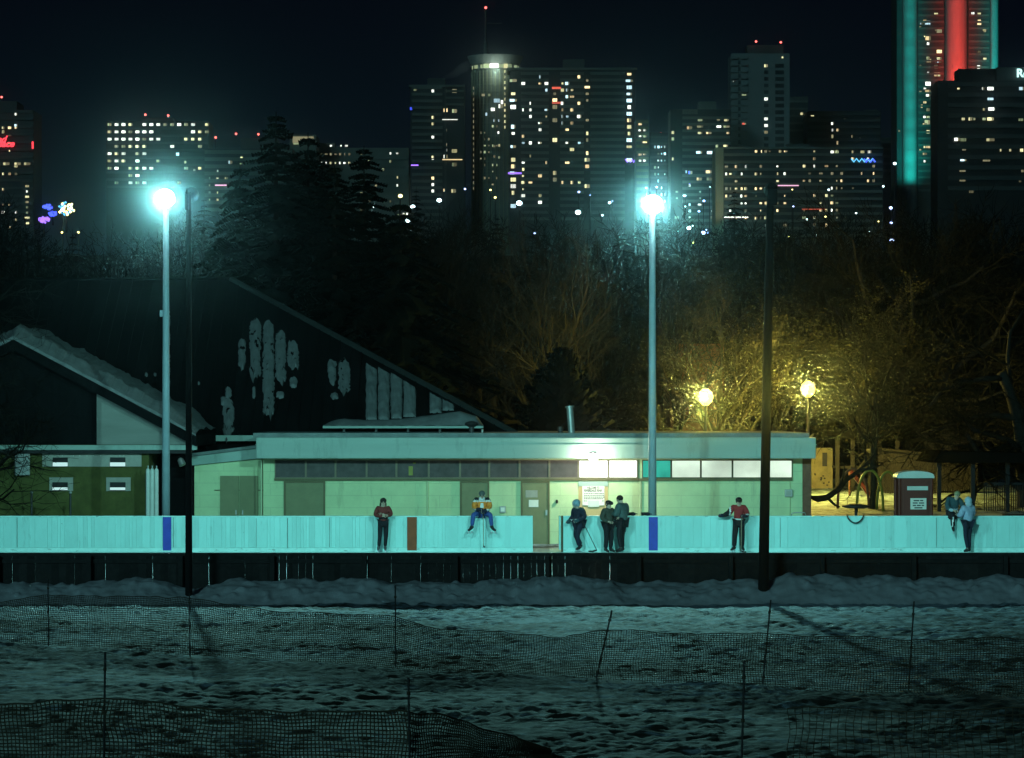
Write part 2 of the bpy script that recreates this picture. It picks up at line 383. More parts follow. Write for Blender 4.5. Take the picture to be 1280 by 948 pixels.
# open gate leaf
gt = thing('rink_gate', 'rink gate leaf swung open beside the player in the helmet', 'gate', at(700,690,100))
m_ = MB(); m_.box(X(699,100.05), X(701.2,100.05), 100.1, 101.0, .06, 1.1); m_.build('leaf', M['board'], gt)
m_ = MB(); m_.box(X(701.4,100), X(704,100), 99.98, 100.09, 0, 1.13); m_.build('gate_post', M['trimdark'], gt)

# near boards seen from behind
nb = thing('rink_boards', 'dark backs of the near rink boards, with slits of light between planks', 'rink boards', (0, 74.5, 0))
p = MB(); x = -30.
while x < 27:
    px = 640 + x*F/74.5
    w = rnd.uniform(.13,.2) if px < 770 else rnd.choice([1.2,1.2,.6])
    gap = .0
    if px < 770 and rnd.random() < .36 and not (410 < px < 440): gap = rnd.choice([.003,.005,.007])
    p.box(x, x+w-max(gap,.001), 74.47, 74.5, 0, 1.03); x += w
p.build('planking', M['board_back'], nb)
p = MB(); p.box(-30, 27, 74.44, 74.56, 1.031, 1.10); p.build('top_rail', M['board_back'], nb)
p = MB(); p.box(-30, 27, 74.42, 74.468, .86, .95); p.build('stringer', M['board_back'], nb)
for s in np.arange(-29, 27, 2.13):
    q = MB(); q.box(s-.05, s+.05, 74.3, 74.418, -.05, 1.03); q.build('post', M['board_back'], nb)

# ------------------------------------------------------------------ clubhouse
YW = 106.
ch = thing('clubhouse', 'long low pale clubhouse with a deep flat fascia and a strip of high windows', 'building', (X(660,YW), YW, 0))
xl, xr = X(329,YW), X(1003,YW)
m_ = MB(); m_.box(xl, xr, YW, YW+9, -.1, Z(574,YW)+.1)
m_.build('wall', M['cream'], ch)
YF = 105.1
m_ = MB(); m_.box(X(320,YF), X(1020,YF), YF, YF+11, Z(573.5,YF), Z(547,YF)); m_.build('fascia', M['fascia'], ch, bevel=.03)
m_ = MB(); m_.box(X(320,YF)-.02, X(1020,YF)+.02, YF-.03, YF-.002, Z(556,YF)-.012, Z(556,YF)+.012); m_.build('fascia_seam', M['fascia'], ch)
m_ = MB(); m_.box(X(316,YF), X(1012,YF), YF+.12, YF+10.9, Z(547,YF)+.002, Z(541.5,YF)); roof = m_.build('roof', M['roofmetal'], ch)
# brown end return
m_ = MB(); m_.box(X(1003,YW)+.004, X(1014,YW), YW+.05, YW+8.9, -.1, Z(574,YW)+.05); m_.build('end_wall', M['brick'], ch)
# high window strips
zt, zb = Z(575,YW), Z(598,YW)
def strip(edges, lit):
    for i in range(len(edges)-1):
        a, b_ = X(edges[i],YW), X(edges[i+1],YW)
        mm = lit.get(i, M['glass'])
        fr = MB(); t = .03
        fr.box(a+.001, a+t, YW-.06, YW-.003, zb, zt); fr.box(b_-t, b_-.001, YW-.06, YW-.003, zb, zt)
        fr.box(a+t+.001, b_-t-.001, YW-.06, YW-.003, zb, zb+t); fr.box(a+t+.001, b_-t-.001, YW-.06, YW-.003, zt-t, zt)
        fo = fr.build('window', M['trimdark'] if mm is E['paneB'] or mm is E['paneC'] else M['mullion'], ch)
        pm = MB(); pm.box(a+t+.002, b_-t-.002, YW-.03, YW-.004, zb+t+.002, zt-t-.002); pm.build('pane', mm, fo)
strip([343.5,382.3,419.5,458.3,495.5,536,575,611.5,649.5,686.6,723,760.5,797], {10: E['paneA'], 11: E['paneA']})
strip([802.5,839,876,915.5,952.5,990.5], {0: E['paneC'], 1: E['paneB'], 2: E['paneB'], 3: E['paneB'], 4: E['paneB']})
m_ = MB(); m_.box(X(343,YW), X(990.5,YW), YW-.09, YW-.062, Z(601,YW), Z(598.2,YW)); m_.build('sill', M['doorframe'], ch)
# yellow notices behind dark glass
for px, w, py, h in ((518,.1,578,.05),(513.5,.14,583,.30)):
    m_ = MB(); m_.box(X(px,YW)-w/2, X(px,YW)+w/2, YW-.036, YW-.031, Z(py,YW)-h, Z(py,YW)); m_.build('window_sticker', M['yellowgreen'], ch)
def door(px0, px1, pytop, mdl=M['door'], frame=True, handle=None):
    a, b_, zt_ = X(px0,YW), X(px1,YW), Z(pytop,YW)
    d = MB(); d.box(a+.06, b_-.06, YW-.05, YW-.004, .0, zt_-.06); do = d.build('door', mdl, ch)
    f = MB(); f.box(a, a+.058, YW-.08, YW-.002, 0, zt_); f.box(b_-.058, b_, YW-.08, YW-.002, 0, zt_); f.box(a+.0581, b_-.0581, YW-.08, YW-.002, zt_-.058, zt_)
    f.build('frame', M['doorframe'], do)
    if handle:
        q = MB(); q.box(X(handle,YW)-.03, X(handle,YW)+.03, YW-.10, YW-.052, .95, 1.12); q.build('handle', M['metal'], do)
    return do
door(355,406.5,601.5); door(575,611.5,601.5)
d3 = door(651,687,601.5, handle=683)
m_ = MB(); m_.box(X(657,YW), X(672,YW), YW-.058, YW-.051, Z(622,YW), Z(613,YW)); m_.build('vision_panel', M['panel'], d3)
m_ = MB(); m_.box(X(661,YW), X(673,YW), YW-.066, YW-.060, Z(634,YW), Z(625,YW)); m_.build('notice', M['paper'], d3)
# recessed notice-board bay with the sign
m_ = MB(); m_.box(X(723,YW), X(760,YW), YW-.03, YW-.003, 0, Z(602,YW)); m_.build('noticeboard_panel', mat('tan_panel', (.52,.40,.20), .7, .1, 2), ch)
m_ = MB(); m_.box(X(723,YW), X(760,YW), YW-.06, YW-.032, Z(608,YW), Z(602,YW)); m_.build('noticeboard_header', M['fascia'], ch)
def text_mesh(txt, size, m, parent, loc, name='lettering', ext=.004, shear=0., width=None):
    cu = bpy.data.curves.new(name, 'FONT'); cu.body = txt; cu.size = size; cu.extrude = ext; cu.align_x = 'CENTER'; cu.offset = size*.03; cu.shear = shear
    t = bpy.data.objects.new(name, cu); COL.objects.link(t)
    me = bpy.data.meshes.new_from_object(t.evaluated_get(bpy.context.evaluated_depsgraph_get())); bpy.data.objects.remove(t)
    me.materials.clear(); me.materials.append(m)
    w = max(v.co.x for v in me.vertices) - min(v.co.x for v in me.vertices); k = width/w if width else 1
    for v in me.vertices: v.co = Vector((v.co.x*k + loc[0], -v.co.z + loc[1], v.co.y + loc[2]))
    o = bpy.data.objects.new(name, me); COL.objects.link(o); attach(o, parent); return o
YS = YW - .07
sg = thing('notice_sign', 'white lettered welcome notice on the tan panel under the bright window', 'sign', at(741.5,634,YS))
m_ = MB(); m_.box(X(728,YS), X(755.5,YS), YS, YS+.03, Z(632,YS), Z(608,YS)); m_.build('board', M['paper'], sg)
m_ = MB(); m_.box(X(735,YS), X(749,YS), YS-.006, YS-.001, Z(634,YS), Z(626,YS)); m_.build('pinned_sheet', M['whiteplastic'], sg)
text_mesh('WELCOME TO', .10, M['ink'], sg, (X(741.5,YS), YS-.004, Z(611.2,YS)), width=.42)
text_mesh('RIVERDALE RINK', .11, M['ink'], sg, (X(741.5,YS), YS-.004, Z(614.8,YS)), width=.60)
rr = random.Random(3)
for row in (617.2,619.4,621.6,623.6,626.4):
    x = 730.; m_ = MB()
    while x < 753.5:
        w = rr.uniform(.8,2.4)
        if not (row > 626 and 734 < x+w and x < 750): m_.box(X(x,YS), X(x+w,YS), YS-.004, YS-.0005, Z(row+.45,YS), Z(row-.45,YS))
        x += w+.6
    m_.build('small_print', M['ink'], sg)
# fittings on the wall
def wallbox(name, label, cat, px, py, w, h, d, m, face=None):
    r_ = thing(name, label, cat, (X(px,YW), YW-.004-d, Z(py,YW)-h/2))
    q = MB(); q.box(X(px,YW)-w/2, X(px,YW)+w/2, YW-.004-d, YW-.004, Z(py,YW)-h/2, Z(py,YW)+h/2); q.build('case', m, r_, bevel=.012)
    if face:
        q = MB(); q.box(X(px,YW)-w*.3, X(px,YW)+w*.3, YW-.012-d, YW-.005-d, Z(py,YW)-h*.3, Z(py,YW)+h*.3); q.build('face_plate', face, r_)
    return r_
wallbox('meter_box', 'small grey meter box on the wall near the dark pole', 'box', 985.5, 616.5, .26, .24, .12, M['metal'], M['panel'])
wallbox('wall_panel', 'small pale square fitting on the wall by the seated player', 'box', 628.5, 637, .2, .22, .1, M['metal'], M['paper'])
wallbox('wall_speaker', 'tiny black fitting on the wall between door and notice sign', 'fitting', 696, 627, .07, .11, .12, M['black'])
# drain pipes
for px, w in ((534.5,.05),(800.5,.05),(327,.06),(987,.025)):
    q = MB(); q.tube([(X(px,YW),YW-.06,.02),(X(px,YW),YW-.06,Z(600 if px!=327 else 575,YW))], w/2, 8); q.build('drainpipe', M['cream2'], ch)
# roof vents
def lathe_part(nm, px, py0, py1, Y, prof, m, par):
    q = MB(); z0, z1 = Z(py0,Y), Z(py1,Y); q.lathe((X(px,Y),Y,z0), [(r, h*(z1-z0)) for r, h in prof], 14); return q.build(nm, m, par, smooth=False)
YR = 107.
lathe_part('roof_vent', 589.5, 546, 526.5, YR, [(.09,0),(.09,.62),(.12,.63),(.2,.72),(.24,.8),(.2,.9),(.06,1)], M['metaldark'], roof)
lathe_part('vent_pipe', 603, 546, 537, YR, [(.04,0),(.04,1)], M['metal'], roof)
lathe_part('roof_vent', 700.5, 546, 533.5, YR, [(.08,0),(.08,.6),(.1,.61),(.1,1)], M['metaldark'], roof)
q = MB(); q.tube([at(715,546,YR), at(712,508.5,YR)], [.115,.115], 14); q.tube([at(712.1,510,YR), at(711.9,507.5,YR)], [.15,.15], 14); q.build('flue', M['metal'], roof, smooth=False)
# wall lamp under the fascia
wl = thing('wall_lamp', 'glaring white lamp under the clubhouse fascia above the lit window', 'lamp', at(741,572,YF-.12))
q = MB(); q.box(X(736.5,YF), X(745.5,YF), YF-.03, YF-.002, Z(575,YF), Z(565,YF)); q.build('housing', M['metaldark'], wl)
q = MB(); q.ball((X(741,YF), YF-.14, Z(571.5,YF)), .14, 14, sc=(1.25,.7,.85)); q.build('lens', E['wallpack'], wl, smooth=True)

# small annex at the clubhouse's left end
ax = thing('annex', 'small pale lean-to annex with double doors between the two buildings', 'building', at(283,645,YW+.6))
YA = YW+.6
m_ = MB(); m_.prism([(X(243,YA),-.1),(X(326,YA),-.1),(X(326,YA),Z(574,YA)),(X(243,YA),Z(582,YA))], YA, YA+7); m_.build('wall', M['cream'], ax)
m_ = MB(); m_.prism([(X(240,YA),Z(582,YA)),(X(327,YA),Z(573,YA)),(X(327,YA),Z(560,YA)),(X(240,YA),Z(571,YA))], YA-.15, YA+7.1); m_.build('fascia', M['fascia'], ax)
m_ = MB(); m_.prism([(X(238,YA),Z(570.8,YA)),(X(327,YA),Z(559.8,YA)),(X(327,YA),Z(556,YA)),(X(238,YA),Z(567,YA))], YA-.25, YA+7.2); m_.build('roof', M['roofmetal'], ax)
for a, b_ in ((275,299),(299,323)):
    q = MB(); q.box(X(a,YA)+.01, X(b_,YA)-.01, YA-.06, YA-.004, 0, Z(595,YA)); do = q.build('door', M['door'], ax)
    q = MB(); q.box(X(b_ if a==275 else a,YA)-.02 - (.1 if a==275 else -.12), X(b_ if a==275 else a,YA)+.02 - (.1 if a==275 else -.12), YA-.09, YA-.062, .95, 1.1); q.build('handle', M['metal'], do)
q = MB(); q.box(X(268,YA), X(330,YA), YA-.05, YA-.03, Z(613.4,YA), Z(612.4,YA)); q.build('rail', M['doorframe'], ax)

# ------------------------------------------------------------------ big dark roof behind
hall = thing('arena_hall', 'big dark hipped hall roof with streaks of snow between its seams', 'building', (-14, 112, 0))
A0 = Vector((-34,112,3.55)); B0 = Vector((.2,112,3.55)); A1 = Vector((-34,122,9.40)); B1 = Vector((-10.7,122,9.40))
Bk = Vector((.2,132,3.55)); Ak = Vector((-34,132,3.55))
q = MB(); n_seam = 84
def edge_t(x):       # how far up the slope the plane reaches at x
    return 1. if x <= B1.x else max(0., (B0.x-x)/(B0.x-B1.x))
up = (A1-A0)
xsm = [A0.x + (B0.x-A0.x)*i/n_seam for i in range(n_seam+1)]
nrm = Vector((0,-up.z,up.y)).normalized(); rj = random.Random(8)
for i in range(n_seam):
    a, b_ = xsm[i]+.012, xsm[i+1]-.012; ta, tb = edge_t(a), edge_t(b_); o_ = nrm*rj.uniform(0,.01)
    P = [A0+Vector((a-A0.x,0,0)), A0+Vector((b_-A0.x,0,0)), A0+Vector((b_-A0.x,0,0))+up*tb, A0+Vector((a-A0.x,0,0))+up*ta]
    q.add([p+o_ for p in P]+[p-nrm*.06 for p in P], [(0,1,2,3),(7,6,5,4),(0,4,5,1),(1,5,6,2),(2,6,7,3),(3,7,4,0)])
q.build('front_roof', M['barnroof'], hall)
q = MB()
for i in range(0, n_seam+1):
    x = xsm[i]; t = edge_t(x)
    if t < .03: continue
    a = A0+Vector((x-A0.x,0,0))+nrm*.02; q.tube([a, a+up*t], .022, 4)
q.build('roof_seams', M['barnroof'], hall)
q = MB(); q.add([B0-nrm*.05, Bk, B1-nrm*.05],[(0,1,2)]); q.add([A1, B1, Bk, Ak],[(0,1,2,3)]); q.build('rear_roof', M['barnroof'], hall)
q = MB(); d_ = (B0-B1); q.tube([B1+nrm*.03, B0+nrm*.03], .11, 6); q.build('hip_cap', mat('hip_flashing', (.028,.034,.034), .5, .2, 3), hall)
q = MB(); q.tube([A1+nrm*.04, B1+nrm*.04], .05, 6); q.build('ridge_cap', M['barnroof'], hall)
q = MB(); q.box(-33.8, 0, 112.4, 131.6, -.1, 3.5); q.build('wall', M['darkclad'], hall)
q = MB(); q.box(-34, .3, 111.7, 112.02, 3.35, 3.55); q.build('gutter', M['fascia'], hall)
def onroof(px, py):
    d = Vector(((px-640)/F, 1, -(py-HY)/F)); o = Vector((0,0,H)); t = (A0-o).dot(nrm)/d.dot(nrm); return o + d*t
patches = [(297.5,307.5,424,461),(311.5,326.7,398,474),(328,343.5,403,521),(343.8,358,414,478),(358.4,374,426,463),(315,320,484,498),(344.5,356,490,499),(362,372,471,486),(346,357,466,476),
 (409,421.5,450,480),(422.5,438,449,492),(413,423.5,491,500),(457,471.5,455,526),(472.5,487,460,526),(488,503,467,524),(504,520,477,522),(537,552,492,517),(553,568,500,514),
 (278,293,497,546),(281.5,290,484,499),(275.5,283,496,508),(205,213,388,505),(181,185,467,472),(192,196,467,471),(247,250,478,482)]
q = MB()
for k_, (x0,x1,y0,y1) in enumerate(patches):
    tidy = x0 > 450; w, h = x1-x0, y1-y0; nc = 9; nr = max(5, int(h/1.2)); cols_ = []
    for c in range(nc+1):
        u = c/nc; px = x0+w*u; s_ = abs(2*u-1)
        f1 = mnoise.noise(Vector((px*.22, k_*3.3, 1))) + .6*mnoise.noise(Vector((px*.7, k_*3.3, 4))); f2 = mnoise.noise(Vector((px*.22, k_*3.3, 9))) + .7*mnoise.noise(Vector((px*.8, k_*3.3, 12)))
        if tidy: ya = y0 + (u-.1)*w*.60 + f1*.6; yb = y1 + f2*.5
        else: ya = y0 + min(h*.3, w*.55)*s_**2.2 + f1*min(4, h*.14); yb = y1 - min(h*.3, w*.35)*s_**3 + f2*min(9, h*.20)
        cols_.append((px, ya, max(yb, ya+.8)))
    vs = []
    for j in range(nr+1):
        t = j/nr
        for c, (px, ya, yb) in enumerate(cols_):
            py = ya+(yb-ya)*t; xe = px
            if c in (0, nc): xe = px + (1 if c == 0 else -1)*(max(0, mnoise.noise(Vector((py*.13, k_*7.7, c*3)))) * w*(.10 if tidy else .42) + max(0, mnoise.noise(Vector((py*.5, k_*7.7, c*3+1))))*w*(.04 if tidy else .22))
            e = min(c, nc-c, j*1.5, (nr-j)*1.5); th = (0, .045, .07, .08, .085)[min(4, int(e))]*(1+.6*mnoise.noise(Vector((px*.25, py*.12, k_))))
            vs.append(onroof(xe, py)+nrm*(.014+th))
    m_c = nc+1
    for j in range(nr):
        for c in range(nc):
            cx_, cy_ = x0+w*(c+.5)/nc, y0+h*(j+.5)/nr
            if not tidy and h > 20 and mnoise.noise(Vector((cx_*.16+9, cy_*.20, k_*.5))) > .46: continue      # melted through
            q.add([vs[j*m_c+c], vs[j*m_c+c+1], vs[(j+1)*m_c+c+1], vs[(j+1)*m_c+c]], [(0,1,2,3)])
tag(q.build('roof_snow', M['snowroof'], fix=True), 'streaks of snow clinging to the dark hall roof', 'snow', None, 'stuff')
# low canopy with snow in front of the hall, above the clubhouse
cn = thing('snowy_canopy', 'narrow canopy heaped with snow above the clubhouse roof', 'canopy', at(510,535,110.5))
q = MB(); q.box(X(404,110.5), X(604,110.5), 110.3, 111.6, Z(535.5,110.5), Z(532.5,110.5)); q.build('slab', M['fascia'], cn)
q = MB()
for px in range(430, 600, 40): q.box(X(px,110.6)-.04, X(px,110.6)+.04, 110.6, 110.7, 0, Z(535.6,110.5))
q.build('supports', M['metaldark'], cn)
def cz(x, t):
    px = 640 + x*F/110.6
    top = np.interp(px, [404,412,430,455,500,540,575,596,604], [532.2,527,523.5,525.5,524,519,514,521,532.2])
    h = max(0.01, Z(float(top),110.6)-Z(532.3,110.6))
    return Z(532.3,110.6) + h*math.sin(min(1,t*1.6+.02)*math.pi/2)*(1-.6*sm(.7,1,t)) + .03*mnoise.noise(Vector((x*3,t*4,0)))
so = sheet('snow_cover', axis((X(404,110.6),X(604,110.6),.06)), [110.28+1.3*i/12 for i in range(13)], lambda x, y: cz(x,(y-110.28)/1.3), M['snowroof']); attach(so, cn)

# ------------------------------------------------------------------ left gable building
YG = 105.2
gb = thing('pool_building', 'low olive walled building with a snow laden gable at far left', 'building', at(100,645,YG))
q = MB(); q.box(X(-160,YG), X(186,YG), YG, YG+6.5, -.1, Z(556,YG)); q.build('wall', M['olive'], gb)
q = MB(); q.prism([(X(-160,YG),Z(556,YG)),(X(120.5,YG),Z(556,YG)),(X(120.5,YG),Z(492,YG)),(X(20,YG),Z(436,YG)),(X(-160,YG),Z(532,YG))], YG-.02, YG+6.4); q.build('gable', M['darkclad'], gb)
q = MB(); q.prism([(X(121,YG),Z(556,YG)),(X(240,YG),Z(556,YG)),(X(121,YG),Z(492.5,YG))], YG-.03, YG+6.4); q.build('gable_panel', M['paleclad'], gb)
q = MB(); q.box(X(-160,YG), X(247,YG), YG-.35, YG+.02-.06, Z(562.5,YG), Z(556.5,YG)); q.build('eave_trim', M['fascia'], gb)
q = MB(); q.box(X(-160,YG), X(240,YG), YG-.3, YG-.045, Z(567,YG), Z(562.7,YG)); q.build('soffit', M['black'], gb)
rk = lambda dy: [(X(-150,YG),Z(520+dy,YG)),(X(20,YG),Z(433+dy,YG)),(X(247,YG),Z(553+dy,YG))]
lo, hi = rk(5), rk(-9)
q = MB(); q.prism(lo+hi[::-1], YG-.5, YG+6.6); q.build('roof', M['darkclad'], gb)
q = MB(); ns = 150
def snowtop(i, j):
    t = i/ns; px = -150+397*t; base = np.interp(px, [-150,20,247], [511,424,544]) 
    th = 17*(1-.55*sm(215,247,px))*sm(-10,40,px+150) + 4.5*mnoise.noise(Vector((px*.06,j*.7,1))) + 3.2*mnoise.noise(Vector((px*.21,j*1.3,4))) + 1.8*mnoise.noise(Vector((px*.6,j*1.9,7)))
    return px, base, th
rows = []
for j in range(9):
    u = j/8; y = YG-.62+7.1*u
    rows.append([(X(px,YG), y - .06*mnoise.noise(Vector((px*.15,3,j))), Z(b_-th*(math.sin(min(1,u*7+.12)*math.pi/2)),YG)) for px, b_, th in [snowtop(i,j) for i in range(ns+1)]])
fr = [(X(px,YG), YG-.60, Z(b_+1,YG)) for px, b_, th in [snowtop(i,0) for i in range(ns+1)]]
allr = [fr]+rows; o = 0
vv = [p for r_ in allr for p in r_]; ff = [(j*(ns+1)+i, j*(ns+1)+i+1, (j+1)*(ns+1)+i+1, (j+1)*(ns+1)+i) for j in range(len(allr)-1) for i in range(ns)]
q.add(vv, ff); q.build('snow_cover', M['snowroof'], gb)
# vent panel with lit louvres
def louvre(px0, px1, py0, py1, frame, lite, par):
    q = MB(); a, b_, zt_, zb_ = X(px0,YG), X(px1,YG), Z(py0,YG), Z(py1,YG)
    q.box(a, b_, YG-.09, YG-.052, zb_, zt_, 0)
    o = q.build('louvre', M['black'], par)
    q = MB(); q.box(a, b_, YG-.11, YG-.092, zb_+(zt_-zb_)*.08, zb_+(zt_-zb_)*lite); q.build('light_slot', E['louvre'], o)
vp = thing('vent_panel', 'wide pale panel with two lit louvres below the snowy gable', 'vent', at(115,583,YG))
q = MB(); q.box(X(53,YG), X(177,YG), YG-.05, YG-.004, Z(583.5,YG), Z(566,YG)); q.build('plate', M['panel'], vp)
q = MB()
for px in (70,78,92,100,109,117,126,150,155): q.ball((X(px,YG),YG-.055,Z(570,YG)), .018, 6)
q.build('rivets', M['whiteplastic'], vp)
louvre(66.5,85,572,584,None,.48,vp); louvre(138,157,572,584,None,.48,vp)
for k,(a,b_,c_,lb) in enumerate(((62,91.5,76,'small pale vent with a bright slot, nearer the grey box'),(133,163.5,148,'small pale vent with a bright slot, nearer the white cylinders'))):
    v1 = thing('wall_vent', lb, 'vent', at(c_,614,YG), group='small vents on the olive wall')
    q = MB(); q.box(X(a,YG), X(b_,YG), YG-.05, YG-.004, Z(614,YG), Z(597,YG)); q.build('plate', M['panel'], v1)
    louvre(c_-10,c_+9,603,613.5,None,.38,v1)
eb = thing('electric_box', 'grey electrical cabinet on the olive wall left of the vent panel', 'box', at(28.5,595,YG))
q = MB(); q.box(X(19.5,YG), X(38,YG), YG-.2, YG-.004, Z(594.5,YG), Z(566,YG)); q.build('case', M['metal'], eb, bevel=.02)
q = MB(); q.box(X(18,YG), X(39,YG), YG-.22, YG-.003, Z(565.8,YG), Z(564,YG)); q.build('hood', M['metaldark'], eb)
for px, lb in ((39.5,'dark standpipe rising behind the boards, under the grey electrical box'),(88,'dark standpipe rising behind the boards, under the wide vent panel')):
    st = thing('standpipe', lb, 'pipe', (X(px,103), 103, 0), group='standpipes')
    q = MB(); q.tube([(X(px,103),103,-.05),(X(px,103),103,Z(617,103))], .035, 8); q.build('pipe', M['metaldark'], st)
    q = MB(); q.ball((X(px,103),103,Z(616,103)), .055, 8); q.build('cap', M['metal'], st)
for px in (184.9,190.2,195.7):
    cy = thing('gas_cylinder', {184.9:'tall white cylinder of three beside the lamp pole, nearest the vents',190.2:'tall white cylinder between two others beside the lamp pole',195.7:'tall white cylinder of three, closest to the lamp pole'}[px], 'cylinder', (X(px,104.4),104.4,0), group='white cylinders by the lamp pole')
    h = Z(585,104.4); r_ = .068
    q = MB(); q.lathe((X(px,104.4),104.4,-.02), [(r_,0),(r_,h-.08),(r_*.8,h-.02),(.03,h)], 14); q.build('bottle', M['whiteplastic'], cy, smooth=False)
    q = MB(); q.lathe((X(px,104.4),104.4,h-.02), [(.02,0),(.02,.05),(.03,.055),(.03,.09)], 8); q.build('valve', M['metal'], cy)
q = MB(); q.box(X(200,107.5), X(243,107.5), 107.5, 111.5, -.1, Z(563,107.5)); rec = q.build('link_wall', M['darkclad']); tag(rec, 'dark recessed wall between the olive building and the annex', 'wall')
fl = thing('wall_floodlight', 'little tilted floodlight under the eave beside the dark pole', 'lamp', at(228,577,YG+.4))
q = MB(); q.tube([at(227,573,YG+.6), at(224,574,YG+.3)], .02, 6); q.build('bracket', M['metal'], fl)
q = MB(); q.lathe(at(224.5,573,YG+.3), [(.05,0),(.10,.05),(.12,.26)], 10, ax=(.5,-.3,-1)); q.build('hood', M['metal'], fl)

# ------------------------------------------------------------------ lamp poles
def spot(name, loc, target, watts, col, deg=150, blend=1., rad=.25):
    l = bpy.data.lights.new(name, 'SPOT'); l.energy = watts; l.color = col; l.spot_size = R(deg); l.spot_blend = blend; l.shadow_soft_size = rad
    o = bpy.data.objects.new(name, l); COL.objects.link(o); o.location = loc
    o.rotation_euler = (Vector(target)-Vector(loc)).to_track_quat('-Z','Y').to_euler(); return o
TEAL = (.36,1.0,.94)
def flood_pole(px, Y, pyh, label, extra):
    x = X(px,Y); zh = Z(pyh,Y)
    r_ = thing('light_pole', label, 'light pole', (x,Y,0), group='tall lit poles behind the far boards')
    q = MB(); q.tube([(x,Y,0),(x,Y,zh*.5),(x,Y,zh-.1)], [.135,.115,.09], 14); q.build('pole', M['pole'], r_, smooth=True)
    q = MB(); q.lathe((x,Y,0), [(.2,0),(.2,.06),(.16,.1)], 14); q.build('base_plate', M['pole'], r_)
    ax_ = Vector((0,-1,-.38)).normalized(); c = Vector((x,Y-.12,zh))
    q = MB(); q.tube([(x,Y,zh-.25),(x,Y,zh+.02)], .07, 10); q.tube([(x,Y,zh),(x,Y-.1,zh)], .06, 8); q.build('bracket', M['metaldark'], r_)
    q = MB(); q.lathe(c, [(.10,-.20),(.2,-.14),(.28,0),(.31,.10),(.31,.14)], 24, ax=ax_); hd = q.build('lamp_head', M['metal'], r_, smooth=False)
    q = MB(); q.lathe(c, [(.295,.141),(.28,.18),(.2,.23),(.08,.26)], 24, ax=ax_); q.build('lens', E['lamp'], hd, smooth=True)
    if extra:
        q = MB(); q.box(x-.19, x-.10, Y-.06, Y+.05, Z(396,Y), Z(388,Y)); q.build('junction_box', M['pole'], r_)
    spot('floodlight', c+ax_*.36, (x*.8, 83, 0), 14000, TEAL, 84, 1., .32)
flood_pole(207.5, 100.75, 247, 'tall pale lit pole rising above the white cylinders, floodlight blazing', True)
flood_pole(815.5, 100.75, 254.5, 'tall pale lit pole rising in front of the clubhouse windows, floodlight blazing', False)
def near_pole(px, Y, pyh, r0, r1, label, lean=0, watts=8400):
    x = X(px,Y); zh = Z(pyh,Y)
    r_ = thing('light_pole', label, 'light pole', (x,Y,0), group='dark poles before the near boards')
    q = MB(); q.tube([(x-lean,Y,-.1),(x-lean*.5,Y,zh*.5),(x,Y,zh)], [r0,(r0+r1)/2,r1], 12); q.build('pole', M['woodpole'], r_, smooth=True)
    q = MB(); q.box(x-.08, x+.08+(r1-.07)*5, Y-.1, Y+.03, zh-.42, zh-.05); q.build('ballast_box', M['black'], r_, bevel=.02)
    ax_ = Vector((0,1,-.30)).normalized(); c = Vector((x+.04,Y+.2,zh+.0))
    q = MB(); q.lathe(c, [(.09,-.10),(.14,0),(.16,.2)], 16, ax=ax_); hd = q.build('lamp_head', M['black'], r_)
    q = MB(); q.lathe(c, [(.145,.19),(.14,.195)], 16, ax=ax_); q.build('lens', E['lamp'], hd)
    spot('floodlight', c+ax_*.3, (x*.8, 103, 1.0), watts, TEAL, 125, .8, .25)
near_pole(236, 73.3, 240, .085, .055, 'thin dark lamp pole standing in the snow bank by the vents')
near_pole(963, 73.3, 234, .125, .085, 'thick dark lamp pole leaning slightly in the snow bank near the jersey player', .17, 10800)
wp = bpy.data.lights.new('wall_lamp_light','POINT'); wp.energy = 210; wp.color = (1,.98,.72); wp.shadow_soft_size = .12
o = bpy.data.objects.new('wall_lamp_light', wp); COL.objects.link(o); o.location = (X(741,YF), YF-.32, Z(574,YF))

M['roofdark'] = mat('dark_shelter_roof', (.006,.006,.006), .95, .3, 4, spec=.0)
